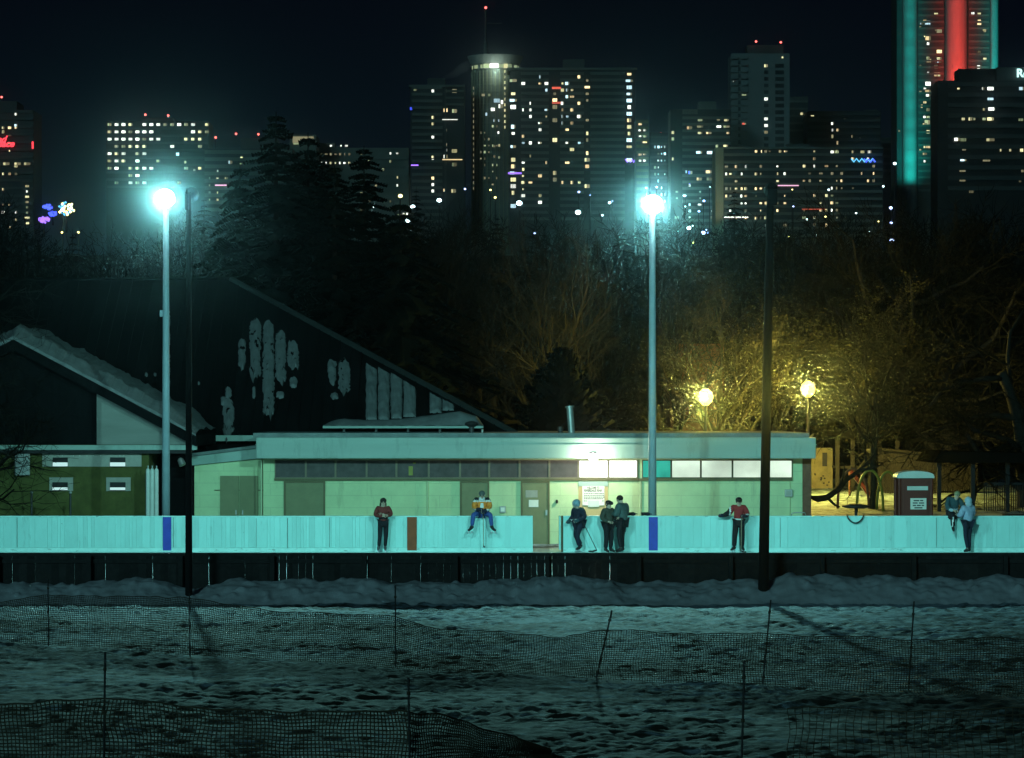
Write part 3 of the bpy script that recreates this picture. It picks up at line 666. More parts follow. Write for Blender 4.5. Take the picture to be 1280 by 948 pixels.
# ------------------------------------------------------------------ snow fences
def fence(name, label, line, cell, h, group=None, thick=.0095, sag=None, edge=None):
    """line: ground points (x, y, top z); netting hung as thin crossing strips of plastic"""
    P = [Vector((a, b, 0)) for a, b, _ in line]; T = [t for *_, t in line]; seg = [0]
    for i in range(1, len(P)): seg.append(seg[-1]+(P[i]-P[i-1]).length)
    tot = seg[-1]
    def pos(s, u):
        x = np.interp(s, seg, [p.x for p in P]); y = np.interp(s, seg, [p.y for p in P])
        zt = np.interp(s, seg, T) + .05*mnoise.noise(Vector((s*.9,1,0))) + .03*mnoise.noise(Vector((s*2.7,5,0))) 
        zb = .0 + .05*mnoise.noise(Vector((s*.6,7,0)))
        w = .20*mnoise.noise(Vector((s*.8,u*1.5,3)))
        return Vector((x + .06*mnoise.noise(Vector((s*1.3,u*2.2,9))), y+w, zb+(zt-zb)*u))
    nv = max(2, int(tot/cell)); nh = max(2, int(h/cell))
    q = MB(); gr = [[pos(tot*i/nv, j/nh) for j in range(nh+1)] for i in range(nv+1)]
    hw = thick/2
    def ribbon(pts, ax_):
        o = len(q.v); d = ax_*hw; e = Vector((0,.0015,0))
        for p in pts:
            for s_ in (p-d-e, p+d-e, p+d+e, p-d+e): q.v.append((s_.x,s_.y,s_.z))
        for i in range(len(pts)-1):
            for k in range(4):
                k2=(k+1)%4; q.f.append((o+i*4+k,o+i*4+k2,o+(i+1)*4+k2,o+(i+1)*4+k)); q.m.append(0)
    for i in range(nv+1): ribbon(gr[i], Vector((1,0,0)))
    for j in range(nh+1): ribbon([gr[i][j] for i in range(nv+1)], Vector((0,0,1.6 if j==nh else 1)))
    o = q.build(name, M['netting']); return tag(o, label, 'fence')
def stake(px0, py0, px1, py1, label, r=.013, base=None):
    Y = base or H*F/(py1-HY)
    b, t = at(px1, py1, Y), at(px0, py0, Y)
    s_ = thing('fence_stake', label, 'stake', (b.x, b.y, 0), group='steel stakes of the snow fences')
    d = (t-b); b2 = b - d.normalized()*.15
    q = MB(); q.tube([b2, t], [r, r], 6)
    q.build('rod', M['stake'], s_)
    for f_ in (.12,.5,.86): 
        c = b+d*f_; q = MB(); q.tube([c-d.normalized()*.02, c+d.normalized()*.02], r*1.7, 6); q.build('tie', M['netting'], s_)
stake(60,724,60.5,806,'upright fence stake farthest to the left, against the snow bank')
stake(237,742,237.5,822,'fence stake directly below the thin dark lamp pole')
stake(494,732,494.5,835,'upright fence stake below the standing person in the dark red jacket')
stake(765,763,745,850,'fence stake tilted strongly to the right below the group at the gate',.015)
stake(963.5,750,953,860,'slightly tilted fence stake below the thick dark lamp pole')
stake(1142.5,752,1135.5,867,'fence stake below the portable toilet')
stake(131.5,815,129.5,968,'near fence stake at lower left carrying the nearest netting',.014)
stake(510.5,847,512.5,985,'near fence stake at bottom centre where the netting sags away',.014)
stake(930.5,826,926.5,975,'near fence stake at lower right standing free of any netting',.014)
def gpt(px, pyb, pyt):      # ground point under a pixel row, with the height of the top edge seen at pyt
    Y = H*F/(pyb-HY); return (X(px,Y), Y, Z(pyt,Y))
L1 = [(-110,800,756),(0,803,752),(60,806,745),(150,812,745),(237,820,748),(300,824,757),(345,827,765),(420,830,766),(494,835,771),(545,838,787),(620,842,791),(700,846,797),(745,850,789),(790,852,788),(870,856,792),(953,860,791),(1040,864,797),(1135,868,800),(1240,872,799),(1400,878,800)]
fence('snow_fence', 'long farther snow fence of thin plastic netting, sagging between its stakes', [gpt(*p) for p in L1], .046, 1.2)
L2 = [(-90,962,884),(0,965,881),(70,967,874),(131,968,873),(250,972,886),(400,976,889),(511,984,890),(560,976,896),(620,962,915),(690,950,936)]
fence('snow_fence', 'nearest snow fence at lower left, its netting collapsing to the ground', [gpt(*p) for p in L2], .052, 1.0, thick=.014)
L3 = [(985,972,886),(1060,974,888),(1150,976,887),(1280,978,886),(1400,980,885)]
fence('snow_fence', 'coarse square snow netting at the lower right corner', [gpt(*p) for p in L3], .088, .95, thick=.009)

# ------------------------------------------------------------------ trees
def bare_tree(seed, height, spread, trunk_r, limbs=6, fork=.22, up=.35, depth=4, kids=(6,6,5,4), ang=(28,60), twig=.011, wob=.16, lr=.62):
    rg = random.Random(seed); T, C = MB(), MB()
    def rec(p, d, r, Ln, dp):
        nseg = 5 if dp == 0 else (4 if dp < 3 else 3)
        pts = [p]; rads = [r]; q = p.copy(); dd = d.copy()
        for i in range(nseg):
            w = Vector((rg.gauss(0,1),rg.gauss(0,1),rg.gauss(0,1)))*(wob if dp else wob*.4)
            dd = (dd + w + Vector((0,0,up*(.22 if dp else .3)))).normalized()
            q = q + dd*(Ln/nseg); pts.append(q.copy()); rads.append(max(twig*.55, r*(1-(.62 if dp else .45)*(i+1)/nseg)))
        (T if dp <= 1 else C).tube(pts, rads, (9,6,4,3,3,3)[dp], cap=dp < 2)
        if dp >= depth: return
        n = limbs if dp == 0 else kids[dp-1]
        for k in range(n):
            t = (fork + (1-fork)*(k+rg.random()*.7)/n) if dp == 0 else (.22+.78*(k+rg.random())/n)
            t = min(t, .999); i = int(t*nseg); f = t*nseg-i
            b = pts[i].lerp(pts[i+1], f); ax0 = (pts[i+1]-pts[i]).normalized()
            o = ax0.orthogonal().normalized(); o.rotate(Matrix.Rotation(k*2.4+rg.uniform(-.5,.5)+(dp*1.3), 3, ax0))
            a = R(rg.uniform(*ang)) if dp else R(rg.uniform(ang[0],ang[1]))
            nd = ax0*math.cos(a)+o*math.sin(a)
            nd = Vector((nd.x*spread, nd.y*spread, nd.z)).normalized()
            rr = max(twig, (rads[i]*(1-f)+rads[i+1]*f)*rg.uniform(.5,.7))
            rec(b, nd, rr if dp < depth-1 else twig, Ln*rg.uniform(lr-.08,lr+.14)*(1-.25*t if dp else 1), dp+1)
    rec(Vector((0,0,-.3)), Vector((0,0,1)), trunk_r, height*.5, 0)
    zmax = max(v[2] for v in C.v); k = height/zmax
    for m_ in (T, C): m_.v = [(x*k, y*k, z*k if z > 0 else z) for x, y, z in m_.v]
    return T, C
def spruce(seed, height, base_r, n=46, droop=.28, dens=1.):
    rg = random.Random(seed); T, C = MB(), MB()
    T.tube([(0,0,-.3),(0,0,height*.5),(0,0,height)], [height*.016,height*.009,.015], 7)
    for i in range(n):
        t = (i+rg.uniform(-.9,1.2))/n; t = min(.995,max(0,t)); z = height*(.06+.94*t**.92); rad = base_r*(1-t)**.80*rg.uniform(.72,1.12)+.10
        m = int((5 if t < .75 else 4)*dens)
        a0 = rg.random()*6.3
        for k in range(m):
            a = a0+6.283*k/m+rg.uniform(-.35,.35); ln = rad*rg.uniform(.55,1.25)
            d = Vector((math.cos(a), math.sin(a), 0)); sd = Vector((-d.y, d.x, 0))
            pts = []
            for j in range(5):
                u = j/4; pts.append(Vector((0,0,z)) + d*ln*u + Vector((0,0, ln*(.18*u - droop*2.2*u*u + .22*u**4))))
            C.tube(pts, [.03,.025,.02,.014,.008], 3, mi=0)
            nb = max(4, int(ln*9))
            for j in range(nb):
                u = (j+.6)/nb; s_ = u*4; i0 = min(3,int(s_)); p = pts[i0].lerp(pts[i0+1], s_-i0)
                w = ln*.25*(1-.72*u)*rg.uniform(.5,1.3)+.05
                for sg_ in (-1,1):
                    tip = p + sd*sg_*w + d*w*.55 + Vector((0,0,-w*rg.uniform(.25,.85)))
                    h_ = Vector((0,0,rg.uniform(.03,.09)))+d*.11
                    C.add([p-d*.10, p+h_, tip+Vector((0,0,.01)), p+d*.05-Vector((0,0,.12+.1*w))], [(0,1,2),(0,2,3),(1,3,2)])
    return T, C
def clump_leaves(C, seed, n, r=.10, mi=1, z0=0, z1=99):
    rg = random.Random(seed); src = [v for v in C.v if z0 < v[2] < z1]
    for _ in range(n):
        p = Vector(rg.choice(src)) + Vector((rg.gauss(0,.12),rg.gauss(0,.12),rg.gauss(0,.12)))
        a = Vector((rg.gauss(0,1),rg.gauss(0,1),rg.gauss(0,1))).normalized()*r; b_ = a.orthogonal().normalized()*r*.6
        C.add([p-a, p+b_, p+a, p-b_], [(0,1,2,3)], mi)
TP = {}
def proto(k, tc, bark, leaf):
    T, C = tc; TP[k] = (T.mesh('trunk_mesh', bark, True), C.mesh('crown_mesh', leaf))
proto('elm', bare_tree(1, 15, 1.25, .34, limbs=9, fork=.20, up=.62, kids=(7,7,5,4), ang=(20,46), wob=.10, depth=4), M['bark'], M['twig'])
proto('oak', bare_tree(22, 13, 1.35, .36, limbs=8, fork=.28, up=.25, kids=(6,6,6,4), ang=(30,68), wob=.22), M['bark'], M['twig'])
T_, C_ = bare_tree(33, 12, 1.0, .24, limbs=9, fork=.18, up=.45, kids=(6,6,5,4), ang=(24,55), wob=.18); clump_leaves(C_, 5, 5200, .075)
proto('leafy', (T_, C_), M['bark'], [M['twig'], M['leafold']])
proto('broad', bare_tree(45, 12, 1.7, .38, limbs=9, fork=.10, up=.16, kids=(7,6,6,4), ang=(35,72), wob=.24, lr=.7), M['barkdark'], M['twigdark'])
proto('darkbare', bare_tree(52, 14, 1.15, .28, limbs=8, fork=.25, up=.4, kids=(6,6,6,4), ang=(25,58), wob=.2), M['barkdark'], M['twigdark'])
proto('spruceA', spruce(3, 18, 4.1, 84), M['barkdark'], M['needle'])
proto('spruceB', spruce(8, 15, 4.5, 68, .36), M['barkdark'], M['needle'])
proto('yew', spruce(12, 5.2, 1.9, 80, .06, 1.6), M['barkdark'], M['needle'])
def tree(kind, name, label, px, Y, top_py, wpx=None, rz=0, group=None, h0={'elm':15,'oak':13,'leafy':12,'broad':12,'darkbare':14,'spruceA':18,'spruceB':15,'yew':5.2}):
    x = X(px,Y); z0 = zg(x,Y); hh = Z(top_py,Y)-z0; k = hh/h0[kind]
    r_ = thing(name, label, 'tree', (x,Y,z0), rz, group); r_.scale = (k*(wpx or 1), k*(wpx or 1), k)
    for nm, me in zip(('trunk','crown'), TP[kind]):
        o = bpy.data.objects.new(nm, me); COL.objects.link(o); o.parent = r_
    return r_
SG = 'spruces behind the hall roof'
tree('spruceA','spruce_tree','tallest spruce, a dark spire over the big hall roof',345,166,140,1.4,0,SG)
tree('spruceB','spruce_tree','second spruce close behind the tallest, merging into its flank',385,178,166,1.2,2,SG)
tree('spruceA','spruce_tree','lower dark spruce filling the gap between two spires',418,160,205,1.3,1,SG)
tree('spruceA','spruce_tree','slim pointed spruce on the side of the apartment slabs',455,170,182,1.25,4,SG)
tree('spruceB','spruce_tree','broad spruce whose lower boughs reach over the hip of the hall roof',500,152,250,1.45,3,SG)
tree('spruceB','spruce_tree','shaggy spruce half hidden behind the hall ridge near the first lit pole',300,172,205,1.2,5,SG)
tree('yew','yew_shrub','dark bushy conifer behind the tilted flue on the clubhouse roof',703,139,436,1.25,0)
tree('elm','bare_tree','big fan shaped bare elm behind the clubhouse roof',692,150,250,1.0,.6,'bare trees behind the clubhouse')
tree('oak','bare_tree','gnarled bare tree beside the end of the hall roof',612,156,300,.95,1.2,'bare trees behind the clubhouse')
tree('elm','bare_tree','tall bare tree filling the dark between spruces and elm',560,178,236,.9,3.2,'bare trees behind the clubhouse')
tree('elm','bare_tree','bare tree rising just right of the second lit pole',848,172,290,.9,2.2,'bare trees behind the clubhouse')
tree('leafy','leafy_tree','yellow lit tree keeping withered leaves above the left amber lamp',905,150,322,1.1,.4,'trees round the amber lamps')
tree('leafy','leafy_tree','amber lit tree between the two amber lamps, behind the dark pole',962,176,330,1.05,2.4,'trees round the amber lamps')
tree('leafy','leafy_tree','thin leafy tree on the right of the right amber lamp',1090,153,340,1.15,4.1,'trees round the amber lamps')
tree('oak','bare_tree','dark bare tree in front of the right amber lamp above the clubhouse end',1092,134,372,.62,1.9,'trees round the amber lamps')
tree('broad','bare_tree','spreading black tree whose low limbs hang behind the portable toilet',1190,156,300,1.15,.5,'big dark trees at the right edge')
tree('broad','bare_tree','dark tree at far right edge behind the picnic shelter',1282,135,320,1.0,2.5,'big dark trees at the right edge')
tree('darkbare','bare_tree','tall bare tree dim against the teal lit tower',1135,160,228,1.0,1,'big dark trees at the right edge')
tree('darkbare','bare_tree','tall bare tree dim under the red lit tower',1228,165,206,1.0,3,'big dark trees at the right edge')
tree('darkbare','bare_tree','bare tree dim in front of the long apartment slab',1040,182,262,1.1,5,'big dark trees at the right edge')
tree('darkbare','bare_tree','bare tree screening the lights of the left hotel tower',30,165,268,1.0,2,'bare trees above the hall ridge')
tree('darkbare','bare_tree','bare tree above the hall ridge, left of the first lit pole',120,168,292,1.0,4,'bare trees above the hall ridge')
tree('darkbare','bare_tree','bare tree above the hall ridge, right behind the first lit pole',228,170,268,1.0,.2,'bare trees above the hall ridge')
tree('broad','bare_tree','dark bare tree at far left, its branches crossing the snowy gable',-105,103.4,290,.85,1,'bare trees above the hall ridge')
# far wooded slope: one mass
def woodland():
    T, C = bare_tree(71, 12, 1.2, .3, limbs=7, kids=(6,6,3), ang=(25,62), depth=3, twig=.05)
    T2, C2 = spruce(72, 13, 3.2, 16)
    bases = []
    for t_, c_ in ((T,C),(T2,C2)):
        v = np.array(t_.v+c_.v, 'f'); f = t_.f + [tuple(i+len(t_.v) for i in q) for q in c_.f]
        f = [q for q in f if len(q) in (3,4)]
        f4 = np.array([q if len(q)==4 else (*q, q[2]) for q in f], 'i'); bases.append((v, f4, np.array([len(q) for q in f])))
    rg = random.Random(5); VV, LL, SS = [], [], []; off = 0
    for i in range(330):
        Y = rg.uniform(195, 640); Y = 195+ (Y-195)*rg.random()**.4
        x = rg.uniform(-.185,.185)*Y; z = zg(x,Y)
        v, f4, cnt = bases[0 if rg.random() < .8 else 1]; k = rg.uniform(.8,1.25); a = rg.random()*6.3
        # keep crowns below the skyline seen in the photograph
        lim = H + Y*(HY-rg.uniform(228,275))/F
        k = min(k, max(.3,(lim-z)/12.5))
        c, s_ = math.cos(a)*k, math.sin(a)*k
        VV.append(np.stack([v[:,0]*c-v[:,1]*s_+x, v[:,0]*s_+v[:,1]*c+Y, v[:,2]*k+z], 1)); 
        fl_ = f4+off; m4 = cnt==4
        LL.append((fl_[m4], fl_[~m4][:,:3])); off += len(v)
    v = np.concatenate(VV); q4 = np.concatenate([a for a,_ in LL]); q3 = np.concatenate([b for _,b in LL])
    loops = np.concatenate([q4.ravel(), q3.ravel()]); starts = np.concatenate([np.arange(0,q4.size,4), q4.size+np.arange(0,q3.size,3)])
    me = bpy.data.meshes.new('woodland'); me.vertices.add(len(v)); me.vertices.foreach_set('co', v.ravel().astype('f'))
    me.loops.add(len(loops)); me.loops.foreach_set('vertex_index', loops.astype('i')); me.polygons.add(len(starts)); me.polygons.foreach_set('loop_start', starts.astype('i'))
    me.update(calc_edges=True); me.materials.append(M['twigdark']); o = bpy.data.objects.new('woodland', me); COL.objects.link(o)
    tag(o, 'dark wooded slope rising between the rink and the city towers', 'woodland', None, 'stuff')
woodland()

# ------------------------------------------------------------------ amber lamps and playground
def amber_lamp(px, py, Y, label, watts):
    x, z = X(px,Y), Z(py,Y); z0 = zg(x,Y)
    r_ = thing('park_lamp', label, 'street lamp', (x,Y,z0), group='amber park lamps')
    q = MB(); q.lathe((x,Y,z0-.05), [(.16,0),(.16,.5),(.09,.6),(.06,z-z0-.3),(.10,z-z0-.2)], 12); q.build('post', M['black'], r_)
    q = MB(); q.lathe((x,Y,z-.28), [(.10,-.08),(.28,.1),(.34,.30),(.28,.52),(.10,.66)], 16); gb_ = q.build('globe', E['amber'], r_, smooth=True)
    q = MB(); q.lathe((x,Y,z+.325), [(.14,.07),(.12,.12),(.03,.2),(.02,.28)], 12); q.build('cap', M['black'], r_)
    l = bpy.data.lights.new('park_lamp_light','POINT'); l.energy = watts; l.color = (1.,.80,.15); l.shadow_soft_size = .16
    o = bpy.data.objects.new('park_lamp_light', l); COL.objects.link(o); o.location = (x, Y, z+.02)
amber_lamp(882,497,141,'amber park lamp nearer the second lit pole, above the clubhouse roof',5600)
amber_lamp(1010,487,146,'amber park lamp among branches right of the thick dark pole',5600)
# dim house front behind the first amber lamp
hs = thing('brick_house', 'dim brick house front behind the left amber lamp', 'building', (X(858,176),176,2))
q = MB(); q.box(X(838,176),X(905,176),176,184,0,Z(430,176)); q.build('wall', M['brick'], hs)
q = MB(); q.prism([(X(832,176),Z(430,176)),(X(911,176),Z(430,176)),(X(872,176),Z(396,176))],175.7,184.2); q.build('roof', M['darkclad'], hs)
for px in (852,866):
    q = MB(); q.box(X(px-5,176),X(px+5,176),175.94,175.995,Z(518,176),Z(488,176)); w_ = q.build('window', E['dim'], hs)
    q = MB(); q.box(X(px-.5,176),X(px+.5,176),175.91,175.935,Z(518,176),Z(488,176)); q.build('frame', M['trimdark'], w_)
q = MB(); q.box(X(848,174.5),X(900,174.5),174.5,174.56,Z(514,174.5),Z(512.5,174.5))
for i in range(24): q.box(X(848+i*2.2,174.5)-.02,X(848+i*2.2,174.5)+.02,174.57,174.6,Z(528,174.5),Z(513,174.5))
q.build('balcony_rail', M['black'], hs)
# playground
def arch(px0, px1, pytop, Y, m, label, r=.055):
    x0, x1 = X(px0,Y), X(px1,Y); c = (x0+x1)/2; z0 = zg(c,Y); a = (x1-x0)/2; h = Z(pytop,Y)-z0
    pts = [(c-a*math.cos(t), Y, z0-.1+(h+.1)*math.sin(t)**.8) for t in np.linspace(0.02, math.pi-.02, 22)]
    q = MB(); q.tube(pts, r, 8); return tag(q.build('play_arch', m, smooth=True), label, 'playground arch', 'playground arches')
arch(1071,1104,588,131,M['yellowgreen'],'yellow green tubular arch left of the portable toilet, the wider one')
arch(1096,1124,590,133,M['yellowgreen'],'yellow green arch partly hidden by the portable toilet')
arch(1047,1086,586,134,M['browntube'],'brown climbing arch on the side of the clubhouse end')
sl = thing('play_slide', 'red slide sloping down behind the arches', 'slide', (X(1075,147),147,zg(0,147)))
q = MB(); a, b_ = at(1062,590,147), at(1090,624,147)
q.add([a+Vector((0,-.3,0)),a+Vector((0,.3,0)),b_+Vector((0,.3,0)),b_+Vector((0,-.3,0)),a+Vector((0,-.3,-.08)),a+Vector((0,.3,-.08)),b_+Vector((0,.3,-.08)),b_+Vector((0,-.3,-.08))],[(0,1,2,3),(7,6,5,4),(0,3,7,4),(1,5,6,2),(0,4,5,1),(3,2,6,7)]); q.build('chute', M['redtube'], sl, fix=True)
q = MB()
for s_ in (-.34,.34): q.tube([a+Vector((0,s_,.1)), b_+Vector((0,s_,.1))], .06, 8)
q.build('side_rail', M['redtube'], sl)
q = MB(); q.tube([a, Vector((a.x,a.y,zg(0,147)))], .05, 8); q.build('support', M['browntube'], sl)
cw = thing('climbing_wall', 'tan climbing wall dotted with dark holds near the clubhouse end', 'climbing wall', (X(1026,156),156,zg(0,156)))
q = MB(); q.box(X(1014,156),X(1041,156),156,156.12,zg(0,156)-.1,Z(560,156)); q.build('panel', M['climb'], cw, bevel=.02)
rg = random.Random(2)
for i in range(12):
    px, py = rg.uniform(1018,1037), rg.uniform(592,612)
    q = MB(); q.ball((X(px,156),155.985,Z(py,156)), .05, 8, sc=(1,.5,.7)); q.build('hold', M['black'], cw)
q = MB(); q.box(X(1028,155.95),X(1034,155.95),155.96,155.998,Z(583,156),Z(566,156)); q.build('slot', M['black'], cw)
for px0, px1, nm in ((1045,1049,'left'),(1082,1088,'mid'),(1110,1114,'right')): pass
pt = thing('play_tower', 'timber play tower with dark posts behind the arches', 'play tower', (X(1095,152),152,zg(0,152)))
for px in (1047,1066,1100,1122):
    q = MB(); q.box(X(px,152)-.09,X(px,152)+.09,152,152.2,zg(0,152)-.1,Z(548,152)); q.build('post', M['barkdark'], pt)
q = MB(); q.box(X(1045,152),X(1124,152),152.21,154,Z(586,152),Z(583,152)); q.build('deck', M['barkdark'], pt)
q = MB(); q.prism([(X(1040,152),Z(548,152)),(X(1128,152),Z(548,152)),(X(1084,152),Z(527,152))],151.7,154.4); q.build('roof', M['roofdark'], pt)
sp = thing('spinner_seat', 'dark round spinner on a post behind the boards', 'spinner', (X(1070,106),106,0))
q = MB(); q.lathe((X(1070,106),106,0), [(.05,0),(.05,Z(634,106))], 10); q.build('post', M['black'], sp)
q = MB(); q.lathe((X(1070,106),106,Z(635.5,106)), [(.3,0),(.46,.04),(.46,.09),(.2,.13)], 20); q.build('disc', M['black'], sp)
hp = MB(); hp.tube([at(1058.5+21.5*u, 643.5+10.5*math.sin(math.pi*u)**.6, 99.9) for u in np.linspace(0,1,14)], .022, 8)
tag(hp.build('rope_loop', M['black'], smooth=True), 'dark rope loop draped over the boards under the spinner', 'rope')
rl = MB(); rl.tube([at(989,646,100.4),at(990,642,100.4),at(994,641,100.4),at(1006,641,100.4),at(1008,646,100.4)], .018, 8)
tag(rl.build('grab_rail', M['metal'], smooth=True), 'small bent grab rail on the boards by the clubhouse end', 'rail')
lb_ = thing('fallen_limb', 'dark crooked limb reaching low from the clubhouse end', 'tree limb', at(1012,622,112.))
q = MB(); q.tube([at(1009,640,112),at(1011,622,112),at(1022,624,112),at(1034,622,112),at(1048,612,112.5),at(1058,600,113),at(1075,588,113.5),at(1092,570,114)],[.13,.11,.12,.11,.10,.085,.07,.04],8); q.build('limb', M['barkdark'], lb_, smooth=True)
for a_ in ([(1048,612,112.5),(1054,595,112.6),(1056,580,112.7)],[(1075,588,113.5),(1090,586,113.7),(1104,580,114)],[(1034,622,112),(1044,632,112.1),(1050,634,112.2)]):
    q = MB(); q.tube([at(*p_) for p_ in a_],[.06,.04,.02],6); q.build('branch', M['barkdark'], lb_, smooth=True)
# portable toilet
YP = 107.
tl = thing('portable_toilet', 'maroon portable toilet with a pale domed roof and white notice', 'portable toilet', (X(1144,YP),YP,0))
x0, x1 = X(1123,YP), X(1166,YP); zt = Z(598,YP)
q = MB(); q.box(x0+.06,x1-.06,YP+.05,YP+1.1,0,zt); q.build('body', M['maroon'], tl)
q = MB()
for x in (x0+.04,x1-.04):
    for y in (YP+.03,YP+1.12): q.tube([(x,y,0),(x,y,zt)], .055, 8)
q.build('corner_posts', M['maroon'], tl)
q = MB(); q.box(x0+.16,x1-.16,YP+.012,YP+.046,.08,zt-.12); d_ = q.build('door', M['maroon'], tl, bevel=.01)
q = MB(); q.box(X(1161,YP),X(1162.4,YP),YP-.03,YP+.011,Z(632,YP),Z(626,YP)); q.build('handle', M['metaldark'], d_)
q = MB(); n = 16; prof = [(x0-.04,zt),(x1+.04,zt)]
poly = [(x0-.05,zt+.002),(x1+.05,zt+.002)]+[((x0+x1)/2+((x1-x0)/2+.05)*math.cos(t), zt+.04+.20*math.sin(t)**.7) for t in np.linspace(0.03,math.pi-.03,14)]
q.prism(poly, YP-.05, YP+1.2); q.build('roof', M['whiteplastic'], tl, fix=True)
q = MB(); q.box(X(1134,YP),X(1160,YP),YP-.002,YP+.008,Z(613,YP),Z(608,YP)); q.build('vent_band', M['whiteplastic'], tl)
q = MB(); q.box(X(1138,YP),X(1158,YP),YP-.004,YP+.008,Z(637,YP),Z(623,YP)); q.build('notice', M['paper'], tl)
q = MB()
for row, segs in ((626,[(1142,1149),(1150,1154)]),(629,[(1141,1147),(1148.5,1155)]),(632,[(1141,1145),(1146,1151),(1152,1155)]),(635,[(1143,1153)])):
    for a,b_ in segs: q.box(X(a,YP),X(b_,YP),YP-.008,YP-.005,Z(row+.7,YP),Z(row-.7,YP))
q.build('notice_print', M['ink'], tl)
# picnic shelter, fence, benches at right
ps = thing('picnic_shelter', 'dark low picnic shelter under the trees at right', 'shelter', (X(1225,132),132,zg(0,132)))
q = MB(); q.prism([(X(1160,132),Z(578,132)),(X(1300,132),Z(578,132)),(X(1290,132),Z(566,132)),(X(1170,132),Z(564,132))],130.5,136); q.build('roof', M['roofdark'], ps)
for px in (1170,1212,1255,1292):
    q = MB(); q.box(X(px,132)-.08,X(px,132)+.08,131,131.16,zg(0,132)-.1,Z(578.2,132)); q.build('post', M['black'], ps)
q = MB(); q.box(X(1230,131.5),X(1292,131.5),131.5,131.6,Z(606,132),Z(603,132))
for i in range(22): q.box(X(1231+i*2.8,131.5)-.02,X(1231+i*2.8,131.5)+.02,131.61,131.65,zg(0,132)-.05,Z(604,132))
q.build('railing', M['black'], ps)
pf = thing('park_fence', 'sloping dark fence beyond the play tower', 'fence', (X(1140,150),150,zg(0,150)))
q = MB()
for i in range(40):
    px = 1104+i*3; q.box(X(px,150)-.05,X(px,150)+.05,150,150.05,zg(0,150)-.1,Z(561+i*.28,150))
q.build('pickets', M['barkdark'], pf)
q = MB(); q.tube([at(1103,562,149.9), at(1224,574,149.9)], .06, 6); q.build('rail', M['barkdark'], pf)
for px, lb in ((1278,'dark picnic bench at the right edge beyond the boards'),):
    b_ = thing('picnic_bench', lb, 'bench', (X(px,112),112,0))
    q = MB(); q.box(X(px-22,112),X(px+16,112),112,112.6,.72,.78); q.build('top', M['barkdark'], b_)
    q = MB(); q.box(X(px-22,112),X(px+16,112),111.5,111.75,.42,.47); q.build('seat', M['barkdark'], b_)
    for d in (-16,10):
        q = MB(); q.tube([(X(px+d,112),111.6,-.02),(X(px+d,112),112.2,.72)], .04, 6); q.build('leg', M['barkdark'], b_)
# ------------------------------------------------------------------ city
WM = {}
def window_mesh(key, w, h, d=.25):
    """a lit window: dark frame and mullion round two panes"""
    k = (key, round(w,2), round(h,2))
    if k in WM: return WM[k]
    q = MB(); t = .10
    q.box(-w/2,w/2,-d,0,-h/2,-h/2+t,0); q.box(-w/2,w/2,-d,0,h/2-t,h/2,0)
    q.box(-w/2,-w/2+t,-d,0,-h/2+t,h/2-t,0); q.box(w/2-t,w/2,-d,0,-h/2+t,h/2-t,0)
    sp = 0.18*w if len(WM) % 3 else -.1*w
    q.box(sp-.05,sp+.05,-d,0,-h/2+t,h/2-t,0)
    q.box(-w/2+t,sp-.05,-d*.5,-.02,-h/2+t,h/2-t,1); q.box(sp+.05,w/2-t,-d*.5,-.02,-h/2+t,h/2-t,2)
    me = q.mesh('window_mesh', [M['concdark'], E[key], E[key if len(WM)%2 else 'dim']]); WM[k] = me; return me
PAL = ['warm']*3+['yellow']*4+['white']*3+['green']*3+['dim']*4+['cool']
